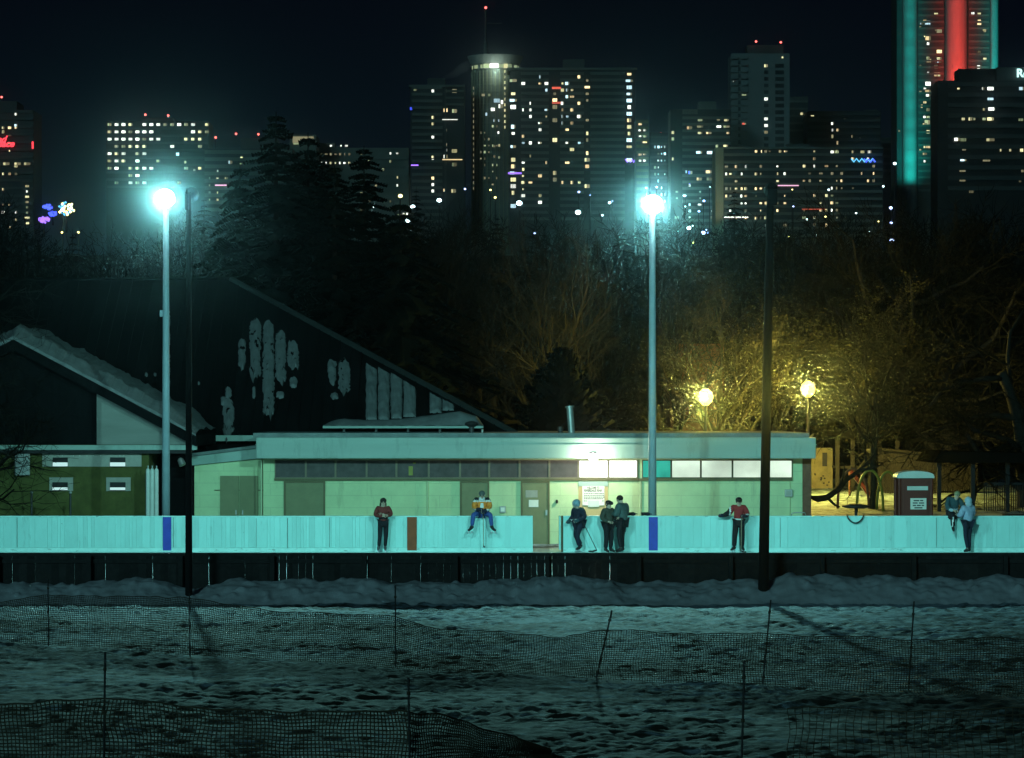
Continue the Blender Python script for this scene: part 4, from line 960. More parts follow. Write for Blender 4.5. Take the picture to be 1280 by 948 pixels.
class City:
    def __init__(s, name, label, cat, x0, x1, yt, Y, depth=22, m='conc', body='cityglass', base=None):
        s.x0, s.x1, s.yt, s.Y, s.depth = x0, x1, yt, Y, depth
        zb = zg(X((x0+x1)/2,Y),Y)-3 if base is None else Z(base,Y)
        s.zb = zb; s.m = M[m]; s.n = 0
        s.root = thing(name, label, cat, (X((x0+x1)/2,Y), Y, zb))
        s.group = None
        s.ybot = HY - (zb-H)*F/Y
        if body: s.block('wall', x0, x1, yt, None, 0, M[body])
    def block(s, nm, x0, x1, y0, y1, dy, m, depth=None, parent=None):
        q = MB(); q.box(X(x0,s.Y), X(x1,s.Y), s.Y+dy, s.Y+dy+(depth or s.depth), s.zb if y1 is None else Z(y1,s.Y), Z(y0,s.Y)); return q.build(nm, m, parent or s.root)
    def bands(s, x0, x1, y0, step, n, frac=.45, dy=-1.1, nm='balcony', m=None):
        for i in range(n):
            y = y0+i*step; s.block(nm, x0, x1, y, y+step*frac, dy, m or s.m, depth=-dy-.02)
    def win(s, px, py, w, h, key, dy=0):
        me = window_mesh(key, w*.88*s.Y/F, h*.9*s.Y/F); o = bpy.data.objects.new('window', me); COL.objects.link(o); o.parent = s.root
        p = at(px, py, s.Y+dy-.003); o.location = p - s.root.location; s.n += 1
    def rand(s, cols, y0, step, n, p, w, h, seed, pal=PAL, dy=0, pcol=None, jit=.0):
        rg = random.Random(seed)
        for i in range(n):
            for c in cols:
                pp = p if pcol is None else pcol.get(c, p)
                if rg.random() < pp and s.n < 99: s.win(c+rg.uniform(-jit,jit), y0+i*step, w*rg.choice([.6,.8,1,1,1.3]), h*rg.choice([.7,1,1]), rg.choice(pal), dy)
    def beacon(s, px, py, stem=3):
        q = MB(); z = Z(py,s.Y); x = X(px,s.Y); r_ = .00022*s.Y
        q.tube([(x,s.Y+2,z-stem*s.Y/F),(x,s.Y+2,z)], r_*.35, 5); m_ = q.build('mast', M['concdark'], s.root)
        q = MB(); q.ball((x,s.Y+2,z), r_*1.5, 8); q.build('beacon', E['beacon'], m_)
    def glow(s, nm, x0, x1, py, hpx, key, dy=-1.3, zig=0):
        q = MB()
        if zig:
            pts = [at(x0+(x1-x0)*i/zig, py+(hpx if i%2 else -hpx), s.Y+dy) for i in range(zig+1)]; q.tube(pts, .35, 5)
        else: q.box(X(x0,s.Y),X(x1,s.Y),s.Y+dy,s.Y+dy+.15,Z(py+hpx/2,s.Y),Z(py-hpx/2,s.Y))
        return q.build(nm, E[key], s.root)
# left hotel with red script sign
b = City('hotel_tower','dark hotel tower cut by the left edge, with a red script sign','building',-30,42,138,1250,m='concdark')
b.block('penthouse',-30,20,126,138,2,M['concdark'],18); b.beacon(1,121)
b.bands(-30,41,138,9.6,16,.35,nm='spandrel')
for px in (-4,8,22,34): b.win(px,205,9.5,4.2,'yellow',-1.2)
b.rand([34],233,6.6,9,.9,6,3.6,3,['green','dim','white','yellow'],-1.2); b.rand([4,12,20,-6],160,9.6,16,.35,4,4,4,['warm','yellow','dim','white'],-1.2)
b.win(20,143,4,4,'white',-1.2); b.win(20,157,5,4,'cool',-1.2); b.win(4,165,4,5,'yellow',-1.2)
text_mesh('nd', 3.6, E['neon'], b.root, (X(2,1250),1248.5,Z(178.5,1250)), ext=.15, shear=.35, name='sign_lettering')
text_mesh('Place', 3.6, E['neon'], b.root, (X(6,1250),1248.5,Z(184,1250)), ext=.15, shear=.35, name='sign_lettering')
b.glow('edge_sign',40.5,42.5,182,9,'neon',-1.5)
# office block with rows of light
b = City('office_block','wide office block with even rows of greenish lit windows behind the first lit pole','building',133,260,151.5,1300,m='concdark')
rg = random.Random(6); cols = [137+8.7*i for i in range(15)]
for r_ in range(9):
    for i,c in enumerate(cols):
        p = .95 if (r_ in (0,)) else (.93 if i < 6 else (.5 if r_ < 3 else .16))
        if r_ > 6: p *= .45
        if rg.random() < p: b.win(c, 156+9.1*r_, 6.0, 4.2, rg.choice(['green','white','white','yellow']))
for i in range(9): b.block('spandrel',133,260,159.6+9.1*i,162.2+9.1*i,-.9,M['concdark'],.88)
b.beacon(181,143,8); b.beacon(209.5,144,8); b.block('roof_plant',178,216,146.5,151.5,4,M['concdark'],12)
b.win(222,193,5,5,'cool'); b.win(232,203,4,4,'warm'); b.win(243,213,3.5,4,'dim')
# low buildings behind the spruces
b = City('low_office','low office behind the tallest spruce, with three red roof lights','building',256,366,186,1200,m='conc')
b.block('roof_plant',300,345,172,186,3,M['concdark'],14)
b.beacon(269,171.5,14); b.beacon(294.5,167,6); b.beacon(322.5,167.5,6)
b.bands(256,365,188,9,9,.5,-.8,'spandrel')
b.win(288,203,6,5,'cool',-.82); b.win(302,197,4,2.5,'yellow',-.82); b.win(301,205,4,2.5,'green',-.82); b.rand([262,272,283,296],214,9,6,.4,4,3.5,9,['warm','dim','white'],-.82); b.rand([258],157,9,4,.0,4,4,9)
b.glow('string_lights',269,286,232,1.6,'pink',-1.2)
b = City('stepped_hall','low stepped building with a glowing top behind the spruces','building',362,395,168.5,1220,m='concyellow',body='conc')
b.block('penthouse',366,392,171,179,-.5,E['dim'],.45); b.win(370,180,8,2.5,'green',-.5); b.win(384,178,10,4,'dim',-.5)
b = City('long_low_block','long low block with a row of white windows between two spruce tops','building',395,511,185,1240,m='conc',body='conc')
b.block('roof_plant',398,418,178,185,3,M['conc'],10); b.rand([401+6.4*i for i in range(6)],182.5,9,1,.8,4.5,3,2,['green','yellow','white']); b.rand([402+5.8*i for i in range(7)],204,9,1,1.,3.6,4,3,['white','white','yellow'])
b.rand([402+5.8*i for i in range(7)],193,9,1,.8,3.6,4,8,['dim']); b.rand([452+9*i for i in range(6)],192,10,8,.35,3.6,4,13,['dim','yellow','white','green'])
for i in range(6): b.block('spandrel',396,510,197.5+10*i,200+10*i,-.6,M['conc'],.58)
# apartment tower A
b = City('apartment_tower','balconied apartment tower left of the round tower','building',513,581,109,1500,m='conc')
b.bands(515,553,108.1,8.35,24,.42); b.bands(557,580,113,8.35,3,.3); b.block('wing',555.5,558,107,None,-.4,M['concdark'],.39); b.block('roof_slab',511,581,106.5,109,-1.2,M['conc'],24)
b.block('roof_plant',534,556,97,106.5,4,M['concdark'],12)
for py in (114,147,155,171.5,196,201,223,231,239): b.win(541,py,4,4.6,random.Random(py).choice(['white','warm','yellow']))
for px,py,w,k in ((557,114,4,'yellow'),(568,114,7,'dim'),(557,138,6,'warm'),(568,139,7,'green'),(557,163,4,'yellow'),(557,181,4,'dim'),(557.5,188,5,'cool'),(568,189,8,'yellow'),(557,196,6,'white'),(568,206,7,'green'),(557,205,3,'green'),(556,238,4,'warm'),(567,239,7,'yellow'),(514,136,4,'bluefairy'),(519,112,5,'green')):
    b.win(px,py,w,5.5 if w>5 else 4.6,k)
b.glow('balcony_lights',553,578,200,1.1,'warm'); b.glow('balcony_lights',553,572,150,1.0,'white'); b.glow('balcony_lights',514,523,207,1.4,'purple')
# round tower with flared crown
b = City('round_tower','round tower with a flared bright crown and tall mast','building',588,650,86,1515,body=None)
cx, Yc = X(619,1515), 1531.
q = MB(); q.lathe((cx,Yc,b.zb), [(11.2,0),(11.2,Z(84,1515)-b.zb)], 36); b_w = q.build('wall', M['conc'], b.root)
q = MB()
for k in range(36):
    a = 6.283*k/36; p = Vector((cx+11.35*math.cos(a), Yc+11.35*math.sin(a), 0)); q.box(p.x-.16,p.x+.16,p.y-.16,p.y+.16,b.zb,Z(86,1515))
q.build('ribs', M['concyellow'], b.root)
for i in range(22):
    q = MB(); zz = Z(90+8.1*i,1515); q.lathe((cx,Yc,zz), [(11.25,0),(11.32,.05),(11.32,.9),(11.25,.95)], 36); q.build('floor_band', M['conc'], b.root)
q = MB(); zc = Z(84,1515); q.lathe((cx,Yc,zc), [(11.0,0),(11.2,.6),(11.2,2.3),(11.6,2.6),(13.3,6.1),(13.4,6.6),(12,6.7)], 40); crown = q.build('crown', M['column'], b.root)
q = MB()
for k in range(24):
    a = 3.1+3.2*k/24
    if k%3 == 0: continue
    q.add([(cx+11.28*math.cos(a+d),Yc+11.28*math.sin(a+d),zc+h) for d,h in ((0,.3),(.11,.3),(.11,1.9),(0,1.9))],[(0,1,2,3)])
q.build('deck_windows', E['green'], crown)
for px,w,k in ((617.5,11,'white'),(608,7,'green'),(632,5,'yellow'),(637,4,'green')):
    a = math.acos(max(-1,min(1,(X(px,1515)-cx)/11.3))); q = MB(); p = Vector((cx+11.4*math.cos(a), Yc-11.4*math.sin(a), zc+1.1)); ww = w*.37/2
    q.box(p.x-ww,p.x+ww,p.y-.5,p.y-.1,p.z-1.0,p.z+1.0); q.build('deck_window', E['paneA'] if k=='white' else E[k], crown)
q = MB(); zm = Z(67,1515); q.tube([(cx-4.6,Yc,zm-1),(cx-4.6,Yc,zm+7)], 1.1, 8); q.tube([(cx-4.6,Yc,zm+7),(cx-4.6,Yc,zm+23)], .55, 6); q.build('mast', M['concdark'], crown)
q = MB(); q.box(cx-5,cx+3,Yc-.3,Yc+.3,Z(25,1515),Z(23.8,1515)); q.build('mast_arm', M['concdark'], crown)
q = MB(); q.ball((cx-4.6,Yc,Z(4.5,1515)), .6, 8); q.build('beacon', E['beacon'], crown)
for i in range(22):
    for px, k in ((592,'dim'),(631,'yellow')):
        if px > 600 and i > 10: continue
        if i < 3 and px < 600: continue
        b.win(px, 89.5+8.1*i*.86, 1.9, 4.6, k, 3.6)
rg = random.Random(41)
for px,py,w,h,k in ((621,126,9,6,'cool'),(626,133,7,6,'white'),(616,137,6,5,'white'),(628,128,5,6,'white'),(604,119,5,4,'dim'),(612,119,5,4,'green'),(608,143,3,5,'cool'),(618,151,3,4,'cool'),(624,151,3,4,'cool'),(623,166,3,4,'white'),(618,183,3,4,'dim'),(624,182,3,4,'yellow'),(618,196,3,4,'dim'),(624,197,3,4,'green')): b.win(px,py,w,h,k,.2)
b.rand([601,606,611,616,621],158,8.1,10,.35,2.6,4,17,['dim','dim','green','dim'],.1)
gl = bpy.data.lights.new('crown_light','POINT'); gl.energy = 2200; gl.color = (.75,1,.8); gl.shadow_soft_size = 1
o = bpy.data.objects.new('crown_light', gl); COL.objects.link(o); o.location = (cx, Yc-16, zc-2.2)
# big slab
b = City('apartment_slab','big apartment slab with balcony bands, right beside the round tower','building',637,794,88,1500,m='conc')
b.block('roof_slab',634,796,85,88,-1.2,M['conc'],26); b.block('roof_plant',704,731,73,85,5,M['concdark'],12); b.block('roof_plant',772,790,82.5,85,5,M['concdark'],12)
for (a,c) in ((651,686),(700,730),(738,781)): b.bands(a,c,90.5,8.25,23,.42)
b.rand([641.5],101,8.25,20,.72,8,6,5,['warm','white','yellow','green','cool']); b.rand([693.5],101,8.25,18,.62,7,6,6,['warm','yellow','dim'])
b.rand([734],101,8.25,18,.62,6,5.5,7,['warm','yellow','dim']); b.rand([786.5],93,8.25,14,.75,8,5.5,8,['warm','yellow','white','cool'])
b.rand([654,663,675,683],96.4,8.25,20,.34,4.4,4.6,9,['white','warm','yellow','cool']); b.rand([703,709,715,724],96.4,8.25,20,.40,5,4.8,10,['white','warm','yellow','cool']); b.rand([743,754,763,774],96.4,8.25,22,.27,4,4.6,11,['warm','white','yellow','cool'])
for py in (110.5,129): b.glow('balcony_lights',690,701,py,2.6,'red')
b.glow('balcony_lights',635,652,217,2.2,'purple',-1.2); b.glow('balcony_lights',782,794,201,2,'purple',-1.2,6)
# filler blocks right of the slab
b = City('narrow_block','narrow pale block squeezed beside the big slab','building',795,811,149,1480,m='concyellow',body='conc')
b.bands(795.5,810.5,151,7.6,14,.45,-.7); b.rand([800,806],155,7.6,8,.5,5,4.5,3,['green','warm','white'],-.3)
b = City('dim_block','dim block behind the glare of the second lit pole','building',812,842,166,1620,m='concdark'); b.rand([819,823,827,831],184,8.5,9,.6,2.6,4,4,['cool','white','green']); b.beacon(826.5,166.5,3)
b.bands(812.5,841.5,170,8.5,12,.3,-.6,'spandrel')
b = City('terraced_block','mid rise terraced block with warm penthouse lights','building',838,914,137,1420,m='conc')
b.block('roof_plant',874,896,126,137,4,M['conc'],10); b.block('penthouse',853,872,137,143,-.5,M['conc'],.48)
b.bands(853,913,146,8,18,.42,-.8)
for px,py,w,k in ((858,141,5,'warm'),(866,141,4,'yellow'),(862,160,8,'warm'),(875,150,7,'green'),(875,158,9,'yellow'),(898,149,5,'yellow'),(908,150,7,'yellow'),(898.5,158,7,'white'),(908,158,9,'green'),(875,166,7,'yellow'),(886,166,8,'warm'),(910,166,5,'warm'),(896,183,4,'green'),(907,182,7,'yellow'),(874,190.5,9,'cool'),(887,191,8,'cool'),(886,215,9,'warm'),(874,224,8,'warm'),(887,224,9,'green'),(841,166,4,'yellow'),(841,174,4,'green'),(841,199,3,'yellow'),(863,216,6,'bluefairy'),(862,230,3,'purple'),(858,215,3,'cool')): b.win(px,py,w,4.6,k,-.3)
b.rand([846,862,875,890,904],232,8,6,.5,5,4,77,['cool','white','dim'],-.3)
# pale tower
b = City('pale_tower','pale blank sided tower with rounded balconies on its edge','building',914,987,67,1460,m='concpale',body='concpale')
b.block('roof_plant',935,980,55,67,5,M['concdark'],14); b.beacon(945.5,51.5,5); b.beacon(976.5,52.5,5)
for i in range(14): b.block('balcony',913,922,71+8.3*i,74.4+8.3*i,-1.6,M['concpale'],1.58); b.block('balcony',926,934,71+8.3*i,74.4+8.3*i,-1.6,M['concpale'],1.58)
for i in range(14): b.win(957.5,82.5+8.3*i,5.5,4.6,{0:'yellow',5:'white',8:'white',9:'white',10:'dim'}.get(i,'dark') if 0 else {0:'yellow',5:'white',8:'white',9:'white',10:'dim'}.get(i,'cityglass'),-.02) if i in (0,5,8,9,10) else b.block('dark_window',955,960.5,80+8.3*i,84.5+8.3*i,-.2,M['cityglass'],.19)
for i in range(14): b.block('dark_window',969,980,80+8.3*i,85+8.3*i,-.2,M['cityglass'],.19); 
for i in range(13): b.block('dark_window',922.5,925.6,76+8.3*i,80.5+8.3*i,-.2,M['cityglass'],.19)
b.win(978,72,3,3,'yellow',-.05); b.win(930,155,6,3,'red',-1.65); b.win(930,119,7,2.6,'green',-1.65); b.win(917,102,2,3,'white',-1.65)
# dark blocks behind
b = City('dark_block','dark stepped block just right of the pale tower','building',985,1010,121,1560,m='concdark',body='concdark'); b.win(1002,143,4,5,'yellow'); b.block('roof_mast',1004,1005,113,121,3,M['concdark'],1)
for i in range(5): b.block('spandrel',985.5,1009.5,126+9*i,128.5+9*i,-.5,M['conc'],.48)
b = City('wide_dark_block','wide dark apartment block above the long slab','building',1009,1101,139,1540,m='concdark',body='cityglass')
b.block('roof_plant',1080,1098,136.5,139,3,M['concdark'],10); b.bands(1010,1100,141,8,12,.45,-.7,'spandrel')
b.rand([1040.5,1047],154.8,8,5,.75,3.2,6,5,['yellow','white','warm'],-.3); b.rand([1065],154.8,8,4,.7,3,6,6,['warm','yellow'],-.3); b.win(1015.5,143.5,5,5,'yellow',-.3); b.rand([1012,1024,1056,1075,1089],150,8,6,.1,3,4,15,['dim'],-.3)
# long slab
b = City('long_slab','long apartment slab with a sand lit end fin, behind the thick dark pole','building',895,1104,186,1380,m='conc')
b.block('end_fin',894,904,185,None,-2,M['concyellow'],24); b.block('roof_slab',904.2,1104,184,186.5,-1.3,M['conc'],24)
b.bands(905,1103,192,9.2,12,.36,-1.2); b.block('roof_plant',985,1015,179,184,4,M['concdark'],12)
b.rand([945,952,957,962,975,982],189.5,10,1,.7,4,4,3,['yellow','warm','dim']); b.rand([908,913,920,927,932,945],208.5,9.2,9,.46,4,4.4,14,['yellow','white','dim','warm']); b.rand([951,957,972,981],199,9.2,10,.4,4,4.4,19,['yellow','dim','white','warm'])
b.rand([1005,1012,1018,1026,1033,1040,1046],189.5,9.2,11,.48,4.2,4.4,24,['yellow','green','white','warm','dim']); b.rand([1052,1066,1077,1085,1092],189.5,9.2,9,.42,4,4.2,29,['yellow','warm','dim'])
for px,w,k in ((1041,7,'white'),(1046,5,'green'),(1066,3,'yellow'),(1078,6,'yellow'),(1087,6,'white')): b.win(px,190.5,w,5,k)
b.glow('balcony_lights',1064,1094,200.5,2.0,'cyanfairy',-1.5,9); b.glow('balcony_lights',1080,1094,200.8,2.0,'bluefairy',-1.8,5); b.glow('balcony_lights',1002,1031,262,1.1,'red',-1.5); b.glow('balcony_lights',972,998,232.5,1.2,'pink',-1.5); b.glow('balcony_lights',905,935,272,1.1,'white',-1.5)
l = bpy.data.lights.new('fin_light','SPOT'); l.energy = 52000; l.color = (1,.86,.30); l.spot_size = R(36); l.spot_blend = .9; l.shadow_soft_size = .5
# right tower with lit piers
b = City('pier_tower','tall tower at upper right with teal and red floodlit piers','building',1121,1248,-70,1440,m='concdark',body='concdark')
def pier(x0, x1, pyb, col, watts, n=14):
    r_ = (X(x1,1440)-X(x0,1440))/2; c = X((x0+x1)/2,1440); zb_ = Z(pyb,1440); q = MB()
    q.v = []; 
    prof = [(c+r_*math.cos(t), 1440-.02-r_*.8*math.sin(t)) for t in np.linspace(math.pi,0,n)]
    zs = [zb_-30, Z(-72,1440)]
    q.add([(x,y,zs[0]) for x,y in prof]+[(x,y,zs[1]) for x,y in prof], [(i,i+1,n+i+1,n+i) for i in range(n-1)]+[tuple(range(n,2*n))])
    p = q.build('pier', M['column'], b.root, smooth=False)
    for i in range(34):
        zz = Z(pyb-8.1*i,1440); q = MB(); pr = [(c+(r_+.12)*math.cos(t), 1440-.03-(r_*.8+.12)*math.sin(t)) for t in np.linspace(math.pi,0,n)]
        q.add([(x,y,zz) for x,y in pr]+[(x,y,zz+.32) for x,y in pr], [(j,j+1,n+j+1,n+j) for j in range(n-1)]); q.build('joint', M['column'], p)
    k = 12
    for i in range(k):
        z = zb_-6 + i*(Z(-60,1440)-zb_)/k
        spot('pier_light', (c,1440-r_*.8-8,z), (c,1440-r_*.8,z+4), watts*(2.6 if i == 0 else 1.8 if i == 1 else 1.15-.06*i), col, 110, .9, .4)
for a,c,pyb,col,w in ((1128,1146.5,205,(.01,.85,.74),2500),(1181,1209.5,100,(1,.055,.035),3600),(1238,1247.5,100,(.01,.85,.74),1500)): pier(a,c,pyb,col,w)
b.rand([1156,1160],27,9.2,20,.42,5,5,21,['white','warm','yellow','green']); b.rand([1174,1170],18,9.4,16,.38,6,6,22,['yellow','dim','warm','green']); b.rand([1216,1224,1231],8,9.5,9,.35,5,5,23,['warm','yellow','white','dim']); b.rand([1150.5],10,8.1,24,.12,3,4,23,['dim','yellow']); b.rand([1124],10,8.1,20,.2,2,3,26,['dim'])
b.win(1152,28.5,5,6,'cool'); b.win(1159.5,28.5,8,6,'cool'); b.win(1174,38,8,8,'dim'); b.win(1224,29,6,6,'warm'); b.win(1231,38,4,6,'yellow'); b.win(1160,48,8,6,'warm'); b.win(1161,76,7,5,'warm'); b.win(1174,76,7,6,'cool'); b.win(1160,105,8,6,'white'); b.win(1160,115,9,6,'warm'); b.win(1152,133,3,5,'warm'); b.win(1159,153,8,7,'green')
for i in range(30): b.block('spandrel',1148,1179.5,2+8.1*i,4.6+8.1*i,-.5,M['conc'],.48); 
for i in range(12): b.block('spandrel',1211,1236,2+8.1*i,4.6+8.1*i,-.5,M['conc'],.48)
# right front block with sign
b = City('corner_block','dark office block below the red pier, with a cut off lit sign','building',1172,1300,101,1340,m='concdark')
b.block('penthouse',1200,1246,85,101,4,M['black'],14); b.block('roof_plant',1246.5,1300,84,101,1,M['concdark'],18); b.bands(1185,1299,103,13,11,.42,-.6,'spandrel',M['concdark'])
for px,py,w,h,k in ((1198,111,4,3,'yellow'),(1229,111,4,4,'white'),(1238,111,9,5,'white'),(1277,111,8,5,'cool'),(1238,124,9,4,'cool'),(1230,137,4,4,'yellow'),(1239,136.5,9,5,'white'),(1204,149,5,4,'yellow'),(1213,149,6,5,'yellow'),(1218,149,3,4,'green'),(1230,149,5,4,'green'),(1238,149,10,5,'yellow'),(1276,150,7,4,'green'),(1196,174.5,8,5,'white'),(1204,175,9,5,'green'),(1238,175,12,4.5,'yellow'),(1205,187.5,6,2.6,'dim'),(1251,188,3,4,'yellow'),(1263,188,4,4,'yellow'),(1277,188,5,5,'yellow'),(1204,200.5,9,3,'cool'),(1233,201,11,3,'dim'),(1203,214,9,3,'dim'),(1278,214,4,4,'dim'),(1203,226,9,3,'dim'),(1275,227,4,3,'dim'),(1214,240,7,4,'dim')): b.win(px,py,w,h,k,-.7)
text_mesh('Ro', 4.8, E['sign'], b.root, (X(1278.5,1340),1339.4,Z(96.5,1340)), ext=.2, name='sign_lettering')
b = City('small_dark_block','small dark block between long slab and teal pier','building',1099,1124,172,1600,m='conc',body='concdark'); b.bands(1099,1123,176,9,5,.35,-.5,'spandrel'); b.win(1118,204,6,4,'cool',-.3)

# street lamps and glints on the slope below the towers
def street(px, py, Y, key, label, r=.36, post=7.):
    x, z = X(px,Y), Z(py,Y); s_ = thing('street_lamp', label, 'street lamp', (x,Y,z-post), group='far street lamps below the towers')
    q = MB(); q.tube([(x,Y+.5,z-post-8),(x,Y+.5,z)], .09, 6); q.tube([(x,Y+.5,z+.05),(x,Y,z+.05)], .07, 6); q.build('post', M['black'], s_)
    q = MB(); q.ball((x,Y,z-.1), r*.8, 8, sc=(1,.7,.8)); q.build('lamp_head', E[key], s_, smooth=True)
SL = [(466,257,640,'street','bright white street lamp right beside the slim pointed spruce',.62),(500.5,244.5,650,'streetamber','yellow street lamp just left of the apartment tower foot',.55),
(516,258,640,'street','white street lamp under the yellow one, upper of a close pair',.55),(510,275,625,'street','white street lamp under the yellow one, lower of a close pair',.6),(549,250,650,'street','white street lamp at the foot of the balconied apartment tower',.6),(649,253.5,650,'street','white street lamp at the foot of the big slab, nearest the round tower',.75),
(722.5,265,640,'street','white street lamp farther along toward the second lit pole',.68),(619,246.5,660,'streetamber','small yellow lamp under the round tower',.3),(762,253,660,'street','small bluish lamp left of the second floodlight',.36),(1113.5,259.5,660,'streetblue','top blue lamp of the vertical trio in the right hand trees',.42),(1114,278,655,'streetblue','middle blue lamp of the vertical trio in the right hand trees',.32),(1114.5,300.5,650,'streetblue','lowest and brightest blue lamp of the vertical trio in the trees',.62),
(861,284.5,600,'street','pale lamp glow below and right of the second floodlight',.5),(879,290.5,595,'streetblue','bluish lamp next to the pale glow by the second floodlight',.5),(867,303,590,'streetamber','tiny amber lamp under the bluish one',.25),(78,262,560,'street','bright lamp amid coloured fairy lights at far left',.38),(98,290,560,'streetamber','small amber lamp over the hall ridge at far left',.25),(77.5,290,560,'streetamber','tiny amber lamp left of another above the hall ridge',.22),(1118.5,204,660,'street','white lamp under the small dark block near the teal pier',.4)]
for a in SL: street(a[0],a[1],a[2],a[3],a[4],a[5])
rg = random.Random(77)
for i in range(34):
    px, py = rg.choice([rg.uniform(800,900), rg.uniform(500,800), rg.uniform(905,1125)]), rg.uniform(232,296)
    street(px, py, 655, rg.choice(['street','street','streetblue','streetamber','streetblue']), 'tiny far light twinkling through the dark treetops under the towers', rg.uniform(.14,.30))
# lit tree with fairy lights at far left, and the sparkling shop front
def fairy(px, py, Y, rpx, n, keys, label, seed, flat=.6):
    rg = random.Random(seed); r_ = thing('lit_tree', label, 'lit tree', (X(px,Y),Y,Z(py+rpx*2.6,Y)))
    k = Y/F; q = MB(); q.tube([at(px,py+rpx*3,Y+1),at(px,py-rpx*.6,Y+1)], [.2,.05], 6)
    for a in range(9):
        t = rg.uniform(0,6.28); q.tube([at(px,py+rg.uniform(-.2,.6)*rpx,Y+1), at(px+rpx*math.cos(t),py+rpx*flat*math.sin(t),Y+1)], [.06,.02], 4)
    q.build('trunk', M['barkdark'], r_)
    for kk in keys:
        q = MB()
        for _ in range(n//len(keys)):
            t, u = rg.uniform(0,6.28), rg.random()**.5; q.ball(at(px+rpx*u*math.cos(t), py+rpx*flat*u*math.sin(t), Y+rg.uniform(0,.8)), .17*Y/600+.05, 5)
        q.build('fairy_lights', E[kk], r_)
fairy(60,259,600,6,34,['bluefairy'],'small tree wound with blue fairy lights, left of the coloured one',1,.5)
fairy(66,267,600,5,26,['bluefairy'],'little tree of blue fairy lights just below the first blue one',2,.6)
fairy(55,275,600,7,36,['purple'],'low tree wound with purple fairy lights near the left tower',3,.5)
fairy(83,261,600,10,44,['cyanfairy','streetamber'],'tree with cyan and yellow fairy lights round a bright lamp',4,.8)
sf = thing('lit_shelter', 'bright glassy shelter front glinting among branches below the street lamps', 'shelter', at(514,284,630))
q = MB(); q.box(X(494,630),X(530,630),630,636,Z(300,630),Z(264,630)); q.build('wall', M['concdark'], sf)
rg = random.Random(9)
for i in range(26):
    px, py = rg.choice([rg.uniform(495,507),rg.uniform(508,529)]), rg.choice([266.5,268,281,284,288,297])
    q = MB(); w = rg.uniform(.5,1.6); q.box(X(px,630),X(px+w,630),629.8,629.995,Z(py+rg.uniform(.8,2.4),630),Z(py,630)); q.build('window', E[rg.choice(['green','white','cool','dim'])], sf)
l.energy = 22000; o = bpy.data.objects.new('fin_light', l); COL.objects.link(o); o.location = (X(896,1380)-2,1355,Z(330,1380)); o.rotation_euler = (Vector((X(899,1380),1378,Z(240,1380)))-o.location).to_track_quat('-Z','Y').to_euler()
# faint steam from the roof left of the round tower
q = MB(); q.tube([at(553,99,1495),at(560,96,1495),at(568,93,1495),at(574,88,1495),at(581,84,1495),at(588,76,1495)],[.6,1.3,1.9,2.3,2.6,.7],10)
sv = bpy.data.materials.new('steam'); nt, N, L = nodes(sv); N.remove(N['Principled BSDF']); v = N.new('ShaderNodeVolumePrincipled'); v.inputs['Color'].default_value = (.9,.9,.9,1); v.inputs['Density'].default_value = .05; L.new(v.outputs[0], N['Material Output'].inputs['Volume'])
tag(q.build('steam_plume', sv, smooth=True), 'faint steam drifting from the roof left of the round tower', 'steam', None, 'stuff')
# ------------------------------------------------------------------ people
def skinned(P, edges, roots, sub=1):
    """grow one continuous skin mesh over a skeleton: P = {joint: (position, radius)}"""
    names = list(P); ix = {n: i for i, n in enumerate(names)}
    me = bpy.data.meshes.new('skeleton'); me.from_pydata([tuple(P[n][0]) for n in names], [(ix[a], ix[b]) for a, b in edges], [])
    o = bpy.data.objects.new('skeleton', me); COL.objects.link(o)
    md = o.modifiers.new('Skin', 'SKIN'); md.use_smooth_shade = True; md.branch_smoothing = .6
    for n in names:
        r = P[n][1]; sv = me.skin_vertices[0].data[ix[n]]; sv.radius = r if hasattr(r,'__len__') else (r, r); sv.use_root = n in roots
    s_ = o.modifiers.new('Subdivision', 'SUBSURF'); s_.levels = sub; s_.render_levels = sub
    bpy.context.view_layer.update()
    out = bpy.data.meshes.new_from_object(o.evaluated_get(bpy.context.evaluated_depsgraph_get()))
    bpy.data.objects.remove(o); bpy.data.meshes.remove(me); return out
J0 = dict(pelvis=(0,0,.95), waist=(0,0,1.09), chest=(0,.01,1.30), neck=(0,.01,1.47), head=(0,-.015,1.585), crown=(0,-.005,1.675),
  sh_l=(.17,.01,1.41), el_l=(.235,.03,1.13), wr_l=(.24,-.07,.89), ha_l=(.24,-.11,.81), hip_l=(.09,0,.91), kn_l=(.105,-.03,.50), an_l=(.11,.02,.10), to_l=(.13,-.14,.045),
  sh_r=(-.17,.01,1.41), el_r=(-.235,.03,1.13), wr_r=(-.24,-.07,.89), ha_r=(-.24,-.11,.81), hip_r=(-.09,0,.91), kn_r=(-.105,-.03,.50), an_r=(-.11,.02,.10), to_r=(-.13,-.14,.045))
RB = dict(pelvis=.13, waist=.115, chest=.135, neck=.055, head=.092, crown=.07, sh=.062, el=.043, wr=.031, ha=.040, hip=.085, kn=.056, an=.040, to=.036)
SPINE = [('pelvis','waist'),('waist','chest'),('chest','neck'),('neck','head'),('head','crown')]
def limb(*n): return [(n[i]+s, n[i+1]+s) for s in ('_l','_r') for i in range(len(n)-1)]
ARMS = [('chest','sh_l'),('chest','sh_r')]+limb('sh','el','wr','ha'); LEGS = [('pelvis','hip_l'),('pelvis','hip_r')]+limb('hip','kn','an','to')
